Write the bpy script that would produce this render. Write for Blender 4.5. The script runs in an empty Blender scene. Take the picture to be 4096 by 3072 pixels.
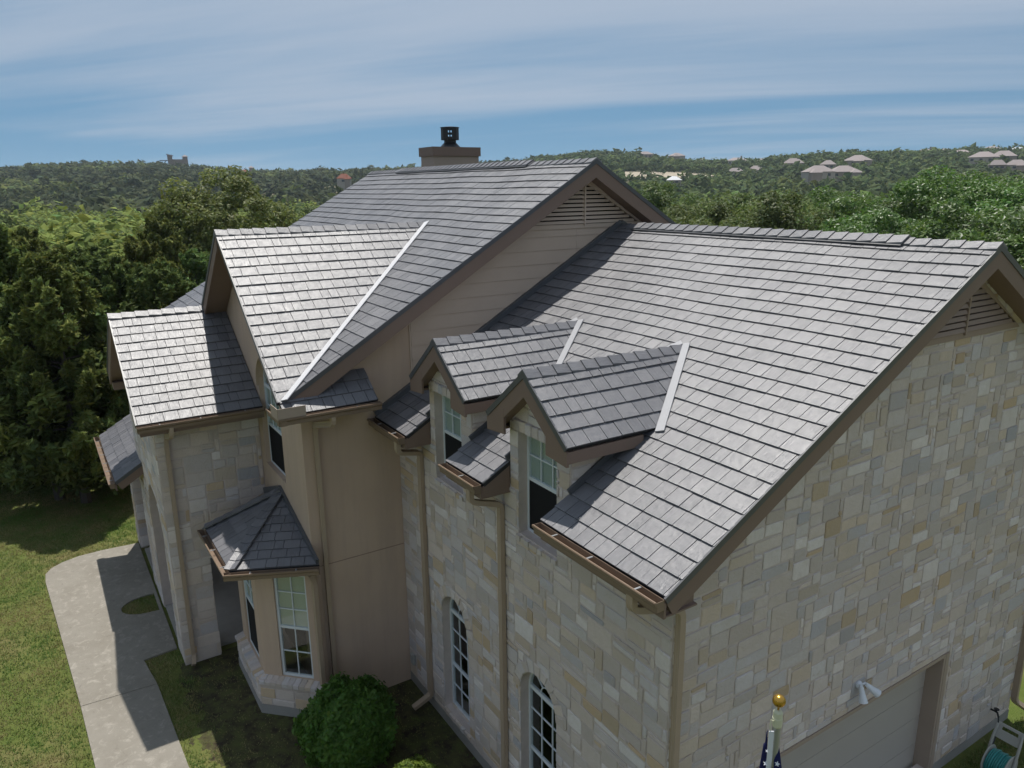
import bpy, math, random
import numpy as np
from mathutils import Vector, Matrix, geometry, noise

random.seed(7)
rng = np.random.default_rng(7)
R = math.radians
SC = bpy.context.scene
COL = SC.collection

# ------------------------------------------------------------------ camera
CAM = Vector((4.957, -4.967, 9.785))
cr, cu, cf = Vector((0.538032, 0.84284, -0.011904)), Vector((-0.207048, 0.145834, 0.9674)), Vector((-0.8171, 0.518027, -0.252972))
cam = bpy.data.cameras.new('camera')
cam.sensor_width = 36.0
cam.lens = 26.53
cam.clip_start = 0.05
cam.clip_end = 30000
camo = bpy.data.objects.new('camera', cam)
COL.objects.link(camo)
camo.matrix_world = Matrix(((cr.x, cu.x, -cf.x, CAM.x), (cr.y, cu.y, -cf.y, CAM.y), (cr.z, cu.z, -cf.z, CAM.z), (0, 0, 0, 1)))
SC.camera = camo

# ------------------------------------------------------------------ sun and sky
SUN = Vector((-0.31, 0.134, 1.0)).normalized()          # towards the sun (from the shadows on the walk)
sl = bpy.data.lights.new('sun', 'SUN')
sl.energy = 2.9
sl.angle = R(0.55)
sl.color = (1.0, 0.955, 0.89)
so = bpy.data.objects.new('sun', sl)
COL.objects.link(so)
so.rotation_euler = SUN.to_track_quat('Z', 'Y').to_euler()
so.location = (-20, 10, 60)

world = bpy.data.worlds.new('World')
SC.world = world
world.use_nodes = True
wt = world.node_tree
for n in list(wt.nodes):
    wt.nodes.remove(n)
WN = wt.nodes.new
wl = wt.links.new
SKY_LIFT = 0.32
CL1 = (38.0, (4.0, 1.0, 1.0), (0.9, 0.2, 0.0), 0.40, 7, 0.52, 0.6)
CL2 = (44.0, (7.0, 1.0, 1.0), (0.0, 0.3, 0.0), 1.5, 9, 0.62, 0.5)
CLR = (0.50, 0.72)
CLC = (4.9, 5.55, 6.6, 1)
sky = WN('ShaderNodeTexSky')
sky.sky_type = 'NISHITA'
sky.sun_disc = False
sky.sun_elevation = math.asin(SUN.z)
sky.sun_rotation = math.atan2(SUN.x, SUN.y)
sky.air_density = 1.15
sky.dust_density = 0.6
sky.ozone_density = 2.6
sky.altitude = 200
tc = WN('ShaderNodeTexCoord')
sep = WN('ShaderNodeSeparateXYZ')
wl(tc.outputs['Generated'], sep.inputs[0])
def wm(op, a, b=None):
    n = WN('ShaderNodeMath'); n.operation = op
    for i, v in enumerate((a, b)):
        if v is None: continue
        if isinstance(v, (int, float)): n.inputs[i].default_value = v
        else: wl(v, n.inputs[i])
    return n.outputs[0]
# clear air: the blue is read a little above each direction, so the horizon keeps the deep blue of a dry day
up_ = WN('ShaderNodeCombineXYZ')
wl(sep.outputs['X'], up_.inputs[0]); wl(sep.outputs['Y'], up_.inputs[1]); wl(wm('ADD', wm('MAXIMUM', sep.outputs['Z'], 0.0), SKY_LIFT), up_.inputs[2])
nrm_ = WN('ShaderNodeVectorMath'); nrm_.operation = 'NORMALIZE'; wl(up_.outputs[0], nrm_.inputs[0]); wl(nrm_.outputs[0], sky.inputs[0])
# cirrus sheet: directions projected on a high plane, streaks along one wind direction
zc_ = wm('ADD', wm('MAXIMUM', sep.outputs['Z'], 0.0), 0.09)
px = wm('DIVIDE', sep.outputs['X'], zc_)
py = wm('DIVIDE', sep.outputs['Y'], zc_)
cmb = WN('ShaderNodeCombineXYZ'); wl(px, cmb.inputs[0]); wl(py, cmb.inputs[1])
def streak(rot, sc, loc, scale, detail, rough, dist):
    mp = WN('ShaderNodeMapping'); mp.vector_type = 'TEXTURE'; wl(cmb.outputs[0], mp.inputs[0])
    mp.inputs['Rotation'].default_value = (0, 0, R(rot)); mp.inputs['Scale'].default_value = sc; mp.inputs['Location'].default_value = loc
    n = WN('ShaderNodeTexNoise'); wl(mp.outputs[0], n.inputs['Vector'])
    n.inputs['Scale'].default_value = scale; n.inputs['Detail'].default_value = detail; n.inputs['Roughness'].default_value = rough; n.inputs['Distortion'].default_value = dist
    return n.outputs['Fac']
n1 = streak(*CL1); n2 = streak(*CL2)
mix_ = wm('ADD', wm('MULTIPLY', n1, 0.78), wm('MULTIPLY', n2, 0.22))
mix_ = wm('ADD', mix_, wm('MULTIPLY', wm('MINIMUM', wm('MAXIMUM', sep.outputs['Z'], 0.0), 0.30), 0.85))     # the sheet thins out far away
ramp = WN('ShaderNodeValToRGB'); wl(mix_, ramp.inputs[0])
ramp.color_ramp.elements[0].position = CLR[0]; ramp.color_ramp.elements[0].color = (0, 0, 0, 1)
ramp.color_ramp.elements[1].position = CLR[1]; ramp.color_ramp.elements[1].color = (1, 1, 1, 1)
ramp.color_ramp.interpolation = 'EASE'
fac = wm('MULTIPLY', ramp.outputs[0], 0.74)
tint_ = WN('ShaderNodeMix'); tint_.data_type = 'RGBA'; tint_.blend_type = 'MULTIPLY'; tint_.inputs[0].default_value = 1.0
wl(sky.outputs[0], tint_.inputs[6]); tint_.inputs[7].default_value = (0.74, 0.98, 0.93, 1)
mixc = WN('ShaderNodeMix'); mixc.data_type = 'RGBA'
wl(fac, mixc.inputs[0]); wl(tint_.outputs[2], mixc.inputs[6]); mixc.inputs[7].default_value = CLC
bg = WN('ShaderNodeBackground'); bg.inputs['Strength'].default_value = 0.056
wl(mixc.outputs[2], bg.inputs[0])
wo = WN('ShaderNodeOutputWorld'); wl(bg.outputs[0], wo.inputs[0])

SC.view_settings.view_transform = 'Standard'
SC.view_settings.look = 'None'
SC.view_settings.exposure = 0.78
SC.view_settings.gamma = 1.0
SC.view_settings.use_curve_mapping = False
try:
    SC.cycles.max_bounces = 6
    SC.cycles.diffuse_bounces = 3
    SC.cycles.glossy_bounces = 3
    SC.cycles.transparent_max_bounces = 8
    SC.cycles.volume_bounces = 1
    SC.cycles.use_denoising = True
    SC.cycles.sample_clamp_indirect = 6.0
    SC.cycles.use_adaptive_sampling = True
    SC.cycles.adaptive_threshold = 0.02
except Exception:
    pass

# ------------------------------------------------------------------ materials
class NT:
    def __init__(s, name):
        s.m = bpy.data.materials.new(name); s.m.use_nodes = True
        s.t = s.m.node_tree; s.b = s.t.nodes['Principled BSDF']
        s.out = s.t.nodes['Material Output']
    def n(s, typ, **kw):
        nd = s.t.nodes.new(typ)
        for k, v in kw.items():
            if k in nd.inputs: nd.inputs[k].default_value = v
            else: setattr(nd, k, v)
        return nd
    def l(s, a, b): s.t.links.new(a, b)
    def math(s, op, a, b=None):
        nd = s.t.nodes.new('ShaderNodeMath'); nd.operation = op
        for i, v in enumerate((a, b)):
            if v is None: continue
            if isinstance(v, (int, float)): nd.inputs[i].default_value = v
            else: s.l(v, nd.inputs[i])
        return nd.outputs[0]
    def ramp(s, f, stops):
        nd = s.t.nodes.new('ShaderNodeValToRGB'); s.l(f, nd.inputs[0])
        e = nd.color_ramp.elements
        while len(e) < len(stops): e.new(0.5)
        for i, (p, c) in enumerate(stops):
            e[i].position = p; e[i].color = (*c, 1) if len(c) == 3 else c
        return nd.outputs[0]
    def mixc(s, f, a, b, mode='MIX'):
        nd = s.t.nodes.new('ShaderNodeMix'); nd.data_type = 'RGBA'; nd.blend_type = mode
        for i, v in ((0, f), (6, a), (7, b)):
            if isinstance(v, (int, float)): nd.inputs[i].default_value = v
            elif isinstance(v, tuple): nd.inputs[i].default_value = (*v, 1) if len(v) == 3 else v
            else: s.l(v, nd.inputs[i])
        return nd.outputs[2]
    def noise(s, vec, scale, detail=4, rough=0.55, dist=0.0):
        nd = s.n('ShaderNodeTexNoise', Scale=scale, Detail=detail, Roughness=rough, Distortion=dist)
        if vec is not None: s.l(vec, nd.inputs['Vector'])
        return nd.outputs['Fac']
    def pos(s): return s.n('ShaderNodeNewGeometry').outputs['Position']
    def mapv(s, vec, scale=(1, 1, 1), rot=(0, 0, 0), loc=(0, 0, 0)):
        nd = s.t.nodes.new('ShaderNodeMapping'); s.l(vec, nd.inputs[0])
        nd.inputs['Scale'].default_value = scale; nd.inputs['Rotation'].default_value = rot; nd.inputs['Location'].default_value = loc
        return nd.outputs[0]
    def bump(s, h, strength, dist):
        nd = s.n('ShaderNodeBump', Strength=strength, Distance=dist); s.l(h, nd.inputs['Height'])
        s.l(nd.outputs[0], s.b.inputs['Normal']); return nd
    def set(s, **kw):
        for k, v in kw.items():
            k = k.replace('_', ' ')
            if isinstance(v, tuple): s.b.inputs[k].default_value = (*v, 1) if len(v) == 3 else v
            elif isinstance(v, (int, float)): s.b.inputs[k].default_value = v
            else: s.l(v, s.b.inputs[k])
        return s
def plain(name, col, rough=0.6, spec=0.4, metal=0.0, vary=0.12, scale=3.0, bump=0.0, bscale=60.0):
    t = NT(name); p = t.pos()
    f = t.noise(p, scale, 5, 0.6)
    c = t.mixc(t.math('MULTIPLY', f, 1.0), tuple(x * (1 - vary) for x in col), tuple(min(1, x * (1 + vary)) for x in col))
    t.set(Base_Color=c, Roughness=rough, Specular_IOR_Level=spec, Metallic=metal)
    if bump: t.bump(t.noise(p, bscale, 4, 0.6), bump, 0.01)
    return t.m
M = {}
def mat_tile():
    t = NT('grey_metal_shake')
    at = t.n('ShaderNodeAttribute', attribute_name='tc')
    sp = t.n('ShaderNodeSeparateXYZ'); t.l(at.outputs['Vector'], sp.inputs[0])
    u, v, sd = sp.outputs
    cb = t.n('ShaderNodeCombineXYZ'); t.l(t.math('MULTIPLY', u, 58.0), cb.inputs[0]); t.l(t.math('MULTIPLY', v, 5.0), cb.inputs[1]); t.l(t.math('MULTIPLY', sd, 37.0), cb.inputs[2])
    g = t.noise(cb.outputs[0], 1.0, 5, 0.62, 0.8)                 # embossed wood grain along the slope
    cb2 = t.n('ShaderNodeCombineXYZ'); t.l(t.math('MULTIPLY', u, 9.0), cb2.inputs[0]); t.l(t.math('MULTIPLY', v, 9.0), cb2.inputs[1]); t.l(t.math('MULTIPLY', sd, 11.0), cb2.inputs[2])
    g2 = t.noise(cb2.outputs[0], 1.0, 4, 0.6)
    base = t.ramp(sd, [(0.0, (0.072, 0.074, 0.084)), (0.5, (0.104, 0.105, 0.116)), (1.0, (0.150, 0.149, 0.158))])
    dirt = t.noise(t.pos(), 0.7, 5, 0.65)
    base = t.mixc(t.math('MULTIPLY', dirt, 0.35), base, (0.118, 0.114, 0.118))
    base = t.mixc(t.ramp(g, [(0.42, (0, 0, 0)), (0.62, (1, 1, 1))]), base, t.mixc(0.5, base, (0.15, 0.15, 0.162)))
    t.set(Base_Color=base, Specular_IOR_Level=0.88)
    ro = t.math('ADD', 0.37, t.math('MULTIPLY', g2, 0.20))
    t.set(Roughness=ro)
    h = t.math('ADD', t.math('MULTIPLY', g, 0.8), t.math('MULTIPLY', g2, 0.9))
    t.bump(h, 0.75, 0.011)
    return t.m
M['tile'] = mat_tile()
M['deck'] = plain('roof_underlay', (0.035, 0.034, 0.036), 0.8, 0.2)
M['roofmetal'] = plain('charcoal_trim_metal', (0.075, 0.078, 0.085), 0.42, 0.55, 0.0, 0.15, 4)
M['brightvalley'] = plain('bright_valley_metal', (0.60, 0.60, 0.61), 0.42, 0.5, 0.0, 0.06, 5)
M['valley'] = plain('bare_valley_metal', (0.36, 0.36, 0.37), 0.45, 0.5, 0.0, 0.06, 5)
def mat_stone():
    t = NT('limestone')
    at = t.n('ShaderNodeAttribute', attribute_name='Col')
    p = t.pos()
    f1 = t.noise(p, 7.0, 6, 0.65, 0.4)
    f2 = t.noise(p, 38.0, 4, 0.6)
    c = t.mixc(t.ramp(f1, [(0.35, (0, 0, 0)), (0.75, (0.75, 0.75, 0.75))]), at.outputs['Color'], t.mixc(0.5, at.outputs['Color'], (0.52, 0.45, 0.36)))
    c = t.mixc(t.math('MULTIPLY', f2, 0.42), c, t.mixc(0.55, c, (0.22, 0.20, 0.175)))
    st = t.ramp(t.noise(p, 2.3, 6, 0.7, 0.9), [(0.66, (0, 0, 0)), (0.74, (0.8, 0.8, 0.8))])
    c = t.mixc(st, c, t.mixc(0.45, c, (0.30, 0.20, 0.10)))
    t.set(Base_Color=c, Roughness=0.88, Specular_IOR_Level=0.25)
    h = t.math('ADD', t.math('MULTIPLY', f1, 1.0), t.math('MULTIPLY', f2, 0.6))
    t.bump(h, 1.0, 0.022)
    return t.m
M['stone'] = mat_stone()
M['mortar'] = plain('mortar', (0.55, 0.475, 0.43), 0.92, 0.15, 0, 0.2, 5, 0.6, 90)
def mat_stucco():
    t = NT('tan_stucco'); p = t.pos()
    f = t.noise(p, 1.1, 5, 0.6); f2 = t.noise(t.mapv(p, (3, 3, 0.25)), 1.0, 5, 0.7)
    c = t.ramp(f, [(0.3, (0.485, 0.365, 0.275)), (0.7, (0.53, 0.402, 0.305))])
    c = t.mixc(t.ramp(f2, [(0.45, (0, 0, 0)), (0.75, (0.8, 0.8, 0.8))]), c, (0.43, 0.33, 0.255))
    t.set(Base_Color=c, Roughness=0.9, Specular_IOR_Level=0.2)
    t.bump(t.noise(p, 110, 4, 0.65), 0.55, 0.006)
    return t.m
M['stucco'] = mat_stucco()
M['siding'] = plain('painted_siding', (0.51, 0.405, 0.32), 0.75, 0.3, 0, 0.07, 2.0, 0.15, 40)
M['trim'] = plain('taupe_trim_paint', (0.205, 0.143, 0.112), 0.6, 0.35, 0, 0.08, 2.5)
M['trimtan'] = plain('tan_trim_paint', (0.36, 0.285, 0.225), 0.6, 0.35, 0, 0.07, 2.5)
M['gutter'] = plain('bronze_gutter', (0.21, 0.15, 0.105), 0.42, 0.5, 0.1, 0.08, 3)
M['spout'] = plain('tan_downspout', (0.37, 0.285, 0.205), 0.45, 0.45, 0, 0.06, 3)
M['winframe'] = plain('white_vinyl', (0.62, 0.66, 0.68), 0.45, 0.4, 0, 0.04, 3)
M['screen'] = plain('solar_screen', (0.012, 0.012, 0.014), 0.85, 0.2, 0, 0.2, 80)
M['blind'] = plain('pale_blind', (0.36, 0.41, 0.375), 0.7, 0.3, 0, 0.06, 3)
M['curtain'] = plain('cream_curtain', (0.47, 0.465, 0.38), 0.8, 0.2, 0, 0.08, 3)
M['room'] = plain('painted_dark_interior', (0.015, 0.016, 0.018), 0.9, 0.1)  # near-black colour painted for the darkness behind openings
def mat_glass():
    t = NT('window_glass')
    tr = t.n('ShaderNodeBsdfTransparent'); tr.inputs[0].default_value = (0.94, 0.97, 0.96, 1)
    gl = t.n('ShaderNodeBsdfGlossy'); gl.inputs['Roughness'].default_value = 0.03
    gl.inputs['Color'].default_value = (0.9, 0.95, 1.0, 1)
    fr = t.n('ShaderNodeFresnel', IOR=1.55)
    mx = t.n('ShaderNodeMixShader'); geo = t.n('ShaderNodeNewGeometry'); t.l(t.math('MULTIPLY', t.math('ADD', fr.outputs[0], 0.04), t.math('SUBTRACT', 1.0, geo.outputs['Backfacing'])), mx.inputs[0]); t.l(tr.outputs[0], mx.inputs[1]); t.l(gl.outputs[0], mx.inputs[2])
    t.l(mx.outputs[0], t.out.inputs[0]); return t.m
M['glass'] = mat_glass()
M['louvre'] = plain('louvre_paint', (0.30, 0.225, 0.18), 0.65, 0.3, 0, 0.07, 2)
M['black'] = plain('black_metal', (0.02, 0.021, 0.024), 0.45, 0.5, 0.2, 0.1)
M['steel'] = plain('brushed_aluminium', (0.34, 0.35, 0.36), 0.38, 0.5, 0.55, 0.05, 20)
M['gold'] = plain('gold_anodised', (0.52, 0.30, 0.06), 0.25, 0.5, 0.9, 0.05, 20)
M['plastic'] = plain('cream_plastic', (0.55, 0.55, 0.40), 0.5, 0.4)
M['whiteplastic'] = plain('white_lamp_plastic', (0.66, 0.69, 0.74), 0.45, 0.4)
M['greyplastic'] = plain('grey_plastic', (0.36, 0.36, 0.33), 0.5, 0.4)
M['hose'] = plain('teal_hose', (0.03, 0.23, 0.22), 0.4, 0.45)
M['navy'] = plain('navy_cloth', (0.012, 0.014, 0.07), 0.8, 0.2)
M['whitecloth'] = plain('white_cloth', (0.62, 0.64, 0.68), 0.8, 0.2)
M['redcloth'] = plain('red_cloth', (0.35, 0.02, 0.03), 0.8, 0.2)
M['concrete_base'] = plain('foundation_concrete', (0.30, 0.285, 0.26), 0.92, 0.2, 0, 0.2, 3, 0.5, 60)
M['door'] = plain('garage_door_paint', (0.42, 0.385, 0.345), 0.6, 0.35, 0, 0.05, 2)
def mat_concrete():
    t = NT('aged_concrete'); p = t.pos()
    f = t.noise(p, 0.9, 7, 0.68, 0.3); f2 = t.noise(p, 6.0, 6, 0.7, 0.6); f3 = t.noise(p, 70, 3, 0.6)
    c = t.ramp(f, [(0.3, (0.200, 0.182, 0.150)), (0.55, (0.240, 0.222, 0.188)), (0.8, (0.275, 0.255, 0.218))])
    c = t.mixc(t.ramp(f2, [(0.53, (0, 0, 0)), (0.68, (0.8, 0.8, 0.8))]), c, (0.35, 0.325, 0.28))
    c = t.mixc(t.ramp(f2, [(0.28, (0.7, 0.7, 0.7)), (0.40, (0, 0, 0))]), c, (0.14, 0.122, 0.10))
    c = t.mixc(t.math('MULTIPLY', f3, 0.35), c, t.mixc(0.5, c, (0.18, 0.17, 0.15)))
    t.set(Base_Color=c, Roughness=0.93, Specular_IOR_Level=0.2)
    t.bump(t.math('ADD', f2, f3), 0.5, 0.01); return t.m
M['concrete'] = mat_concrete()
def mat_leaf(name, rough=0.5, trans=0.3, spec=0.35):
    t = NT(name)
    at = t.n('ShaderNodeAttribute', attribute_name='Col')
    oi = t.n('ShaderNodeObjectInfo')
    hs = t.n('ShaderNodeHueSaturation')
    t.l(at.outputs['Color'], hs.inputs['Color'])
    t.l(t.math('ADD', 0.486, t.math('MULTIPLY', oi.outputs['Random'], 0.028)), hs.inputs['Hue'])
    t.l(t.math('ADD', 0.82, t.math('MULTIPLY', oi.outputs['Random'], 0.36)), hs.inputs['Value'])
    t.set(Base_Color=hs.outputs[0], Roughness=rough, Specular_IOR_Level=spec)
    tl = t.n('ShaderNodeBsdfTranslucent'); t.l(hs.outputs[0], tl.inputs[0])
    mx = t.n('ShaderNodeMixShader'); mx.inputs[0].default_value = trans
    t.l(t.b.outputs[0], mx.inputs[1]); t.l(tl.outputs[0], mx.inputs[2]); t.l(mx.outputs[0], t.out.inputs[0])
    return t.m
M['leaf'] = mat_leaf('leaf', 0.5, 0.40, 0.30)
M['glossleaf'] = mat_leaf('glossy_leaf', 0.40, 0.40, 0.45)
M['needle'] = mat_leaf('juniper_foliage', 0.75, 0.30, 0.12)
M['farleaf'] = mat_leaf('distant_foliage', 0.8, 0.25, 0.1)
M['grassblade'] = mat_leaf('grass_blade', 0.6, 0.35, 0.25)
M['bark'] = plain('dark_bark', (0.052, 0.043, 0.035), 0.9, 0.15, 0, 0.35, 9, 0.7, 30)
M['greybark'] = plain('grey_bark', (0.075, 0.066, 0.058), 0.9, 0.15, 0, 0.35, 9, 0.7, 30)

# ------------------------------------------------------------------ mesh helpers
WLOC = {}
def mesh_np(name, verts, faces_flat, sizes, mat, attrs=None, smooth=False):
    me = bpy.data.meshes.new(name)
    nv, nf = len(verts), len(sizes)
    me.vertices.add(nv); me.vertices.foreach_set('co', np.asarray(verts, np.float32).ravel())
    me.loops.add(len(faces_flat)); me.loops.foreach_set('vertex_index', np.asarray(faces_flat, np.int32))
    me.polygons.add(nf)
    st = np.zeros(nf, np.int32); st[1:] = np.cumsum(sizes)[:-1]
    me.polygons.foreach_set('loop_start', st)
    try: me.polygons.foreach_set('loop_total', np.asarray(sizes, np.int32))
    except Exception: pass
    me.polygons.foreach_set('use_smooth', np.full(nf, bool(smooth)))
    for an, (typ, data) in (attrs or {}).items():
        a = me.attributes.new(an, typ, 'POINT')
        a.data.foreach_set('color' if 'COLOR' in typ else 'vector', np.asarray(data, np.float32).ravel())
    me.update(calc_edges=True); me.validate()
    if mat is not None: me.materials.append(mat)
    return me
def link(name, me, parent=None, loc=None):
    o = bpy.data.objects.new(name, me); COL.objects.link(o)
    w = Vector(loc) if loc is not None else Vector((0, 0, 0))
    WLOC[o] = w
    if parent is not None:
        o.parent = parent; o.location = w - WLOC[parent]
    else: o.location = w
    return o
def tag(o, label=None, cat=None, group=None, kind=None):
    if label: o['label'] = label
    if cat: o['category'] = cat
    if group: o['group'] = group
    if kind: o['kind'] = kind
    return o
def empty(name, loc, label=None, cat=None, group=None, rz=0):
    o = bpy.data.objects.new(name, None); COL.objects.link(o); o.location = loc; o.rotation_euler.z = rz
    o.empty_display_size = 0.3
    WLOC[o] = Vector(loc); return tag(o, label, cat, group)
class MB:
    """collects faces of ONE mesh object, in world coordinates"""
    def __init__(s): s.v = []; s.f = []; s.tc = []; s.col = []
    def add(s, vs, fs, tc=None, col=None):
        k = len(s.v); s.v += [tuple(p) for p in vs]; s.f += [tuple(i + k for i in f) for f in fs]
        if tc is not None: s.tc += tc
        if col is not None: s.col += [col] * len(vs)
        return s
    def box(s, a, b):
        (x0, y0, z0), (x1, y1, z1) = a, b
        x0, x1 = min(x0, x1), max(x0, x1); y0, y1 = min(y0, y1), max(y0, y1); z0, z1 = min(z0, z1), max(z0, z1)
        return s.add([(x0, y0, z0), (x1, y0, z0), (x1, y1, z0), (x0, y1, z0), (x0, y0, z1), (x1, y0, z1), (x1, y1, z1), (x0, y1, z1)],
                     [(3, 2, 1, 0), (4, 5, 6, 7), (0, 1, 5, 4), (1, 2, 6, 5), (2, 3, 7, 6), (3, 0, 4, 7)])
    def beam(s, p, q, w, h, up=(0, 0, 1), dw=0.0, dh=0.0):
        p, q = Vector(p), Vector(q); a = (q - p).normalized(); sd = a.cross(Vector(up)).normalized(); u = sd.cross(a).normalized()
        vs = []
        for c in (p, q):
            for i, j in ((-.5, -.5), (.5, -.5), (.5, .5), (-.5, .5)): vs.append(c + sd * (i * w + dw) + u * (j * h + dh))
        return s.add(vs, [(0, 1, 2, 3), (7, 6, 5, 4), (0, 4, 5, 1), (1, 5, 6, 2), (2, 6, 7, 3), (3, 7, 4, 0)])
    def prism(s, poly, n, th):
        """polygon (3d points, ccw seen from +n) extruded by th along -n"""
        n = Vector(n).normalized(); k = len(poly); P = [Vector(p) for p in poly]; Q = [p - n * th for p in P]
        fs = [tuple(range(k)), tuple(range(2 * k - 1, k - 1, -1))] + [(i, k + i, k + (i + 1) % k, (i + 1) % k) for i in range(k)]
        return s.add(P + Q, fs)
    def tube(s, pts, rad, seg=8, cap=True, up=(0, 0, 1)):
        pts = [Vector(p) for p in pts]
        if isinstance(rad, (int, float)): rad = [rad] * len(pts)
        k0 = len(s.v); vs = []; fs = []
        prev = None
        for i, p in enumerate(pts):
            a = (pts[min(i + 1, len(pts) - 1)] - pts[max(i - 1, 0)])
            a = a.normalized() if a.length > 1e-9 else Vector((0, 0, 1))
            if prev is None:
                ref = Vector(up) if abs(a.dot(Vector(up))) < 0.95 else Vector((1, 0, 0)); x = a.cross(ref).normalized()
            else: x = (prev - a * prev.dot(a)).normalized()
            prev = x; y = a.cross(x)
            for j in range(seg):
                t = 2 * math.pi * j / seg; vs.append(p + (x * math.cos(t) + y * math.sin(t)) * rad[i])
        for i in range(len(pts) - 1):
            for j in range(seg):
                fs.append((i * seg + j, i * seg + (j + 1) % seg, (i + 1) * seg + (j + 1) % seg, (i + 1) * seg + j))
        if cap: fs += [tuple(range(seg - 1, -1, -1)), tuple((len(pts) - 1) * seg + j for j in range(seg))]
        return s.add(vs, fs)
    def lathe(s, c, prof, seg=16, axis=(0, 0, 1)):
        """profile of (radius, height) about an axis through c"""
        a = Vector(axis).normalized(); x = a.cross(Vector((0, 0, 1)) if abs(a.z) < .9 else Vector((1, 0, 0))).normalized(); y = a.cross(x); c = Vector(c)
        vs = []; fs = []
        for r_, h in prof:
            for j in range(seg):
                t = 2 * math.pi * j / seg; vs.append(c + a * h + (x * math.cos(t) + y * math.sin(t)) * r_)
        for i in range(len(prof) - 1):
            for j in range(seg): fs.append((i * seg + j, i * seg + (j + 1) % seg, (i + 1) * seg + (j + 1) % seg, (i + 1) * seg + j))
        fs += [tuple(range(seg - 1, -1, -1)), tuple((len(prof) - 1) * seg + j for j in range(seg))]
        return s.add(vs, fs)
    def build(s, name, mat, parent=None, center=True, smooth=False, kind=None, label=None):
        V = np.array(s.v, np.float64)
        c = (V.min(0) + V.max(0)) / 2 if center else np.zeros(3)
        at = {}
        if s.tc: at['tc'] = ('FLOAT_VECTOR', s.tc)
        if s.col: at['Col'] = ('FLOAT_COLOR', s.col)
        flat = [i for f in s.f for i in f]
        me = mesh_np(name, V - c, flat, [len(f) for f in s.f], mat, at, smooth)
        o = link(name, me, parent, c)
        return tag(o, label=label, kind=kind)
def tessel(loops):
    """2d loops (outer first) -> flat vertex list and triangles"""
    P = [p for l in loops for p in l]
    tri = geometry.tessellate_polygon([[Vector((p[0], p[1], 0)) for p in l] for l in loops])
    out = []
    for a, b, c in tri:
        (x0, y0), (x1, y1), (x2, y2) = P[a][:2], P[b][:2], P[c][:2]
        ar = (x1 - x0) * (y2 - y0) - (x2 - x0) * (y1 - y0)
        if abs(ar) < 1e-9: continue
        out.append((a, b, c) if ar > 0 else (a, c, b))
    return P, out
class Fr:
    """plane frame: origin, u, v, outward normal n = u x v"""
    def __init__(s, o, u, v): s.o = Vector(o); s.u = Vector(u).normalized(); s.v = Vector(v).normalized(); s.n = s.u.cross(s.v).normalized()
    def p(s, a, b, h=0.0): return s.o + s.u * a + s.v * b + s.n * h
def slab(mb, fr, loops, h0, h1):
    """region with holes between heights h0 (back) and h1 (front) of a frame"""
    P, tri = tessel(loops); k = len(P)
    vs = [fr.p(p[0], p[1], h1) for p in P] + [fr.p(p[0], p[1], h0) for p in P]
    fs = list(tri) + [(c + k, b + k, a + k) for a, b, c in tri]
    i0 = 0
    for li, l in enumerate(loops):
        m = len(l)
        ar = sum(l[i][0] * l[(i + 1) % m][1] - l[(i + 1) % m][0] * l[i][1] for i in range(m))
        fwd = (ar > 0) == (li == 0)
        for i in range(m):
            a, b = i0 + i, i0 + (i + 1) % m
            fs.append((a, a + k, b + k, b) if fwd else (b, b + k, a + k, a))
        i0 += m
    mb.add(vs, fs); return mb
def area2(p): return 0.5 * sum(p[i][0] * p[(i + 1) % len(p)][1] - p[(i + 1) % len(p)][0] * p[i][1] for i in range(len(p)))
def clip(poly, a, b, keep_left=True):
    """keep the side left of a->b"""
    ex, ey = b[0] - a[0], b[1] - a[1]; out = []
    d = [(ex * (p[1] - a[1]) - ey * (p[0] - a[0])) * (1 if keep_left else -1) for p in poly]
    for i in range(len(poly)):
        j = (i + 1) % len(poly)
        if d[i] >= 0: out.append(poly[i])
        if (d[i] > 0 and d[j] < 0) or (d[i] < 0 and d[j] > 0):
            t = d[i] / (d[i] - d[j]); out.append((poly[i][0] + t * (poly[j][0] - poly[i][0]), poly[i][1] + t * (poly[j][1] - poly[i][1])))
    return out if len(out) >= 3 and abs(area2(out)) > 2e-5 else []
def ccw(p): return p if area2(p) > 0 else p[::-1]
def clip_in(poly, conv):
    conv = ccw(conv)
    for i in range(len(conv)):
        poly = clip(poly, conv[i], conv[(i + 1) % len(conv)])
        if not poly: return []
    return poly
def clip_out(polys, hole):
    hole = ccw(hole); out = []
    for poly in polys:
        if not clip_in(poly, hole): out.append(poly); continue
        rest = poly
        for i in range(len(hole)):
            a, b = hole[i], hole[(i + 1) % len(hole)]
            o = clip(rest, a, b, False)
            if o: out.append(o)
            rest = clip(rest, a, b)
            if not rest: break
    return out
PIECES = []        # every stone and tile: [score, name, parent, mb, material]
def see(center, n, ar):
    d = CAM - center; l = d.length
    return ar * max(0.02, n.dot(d) / l) / (l * l)
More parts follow.
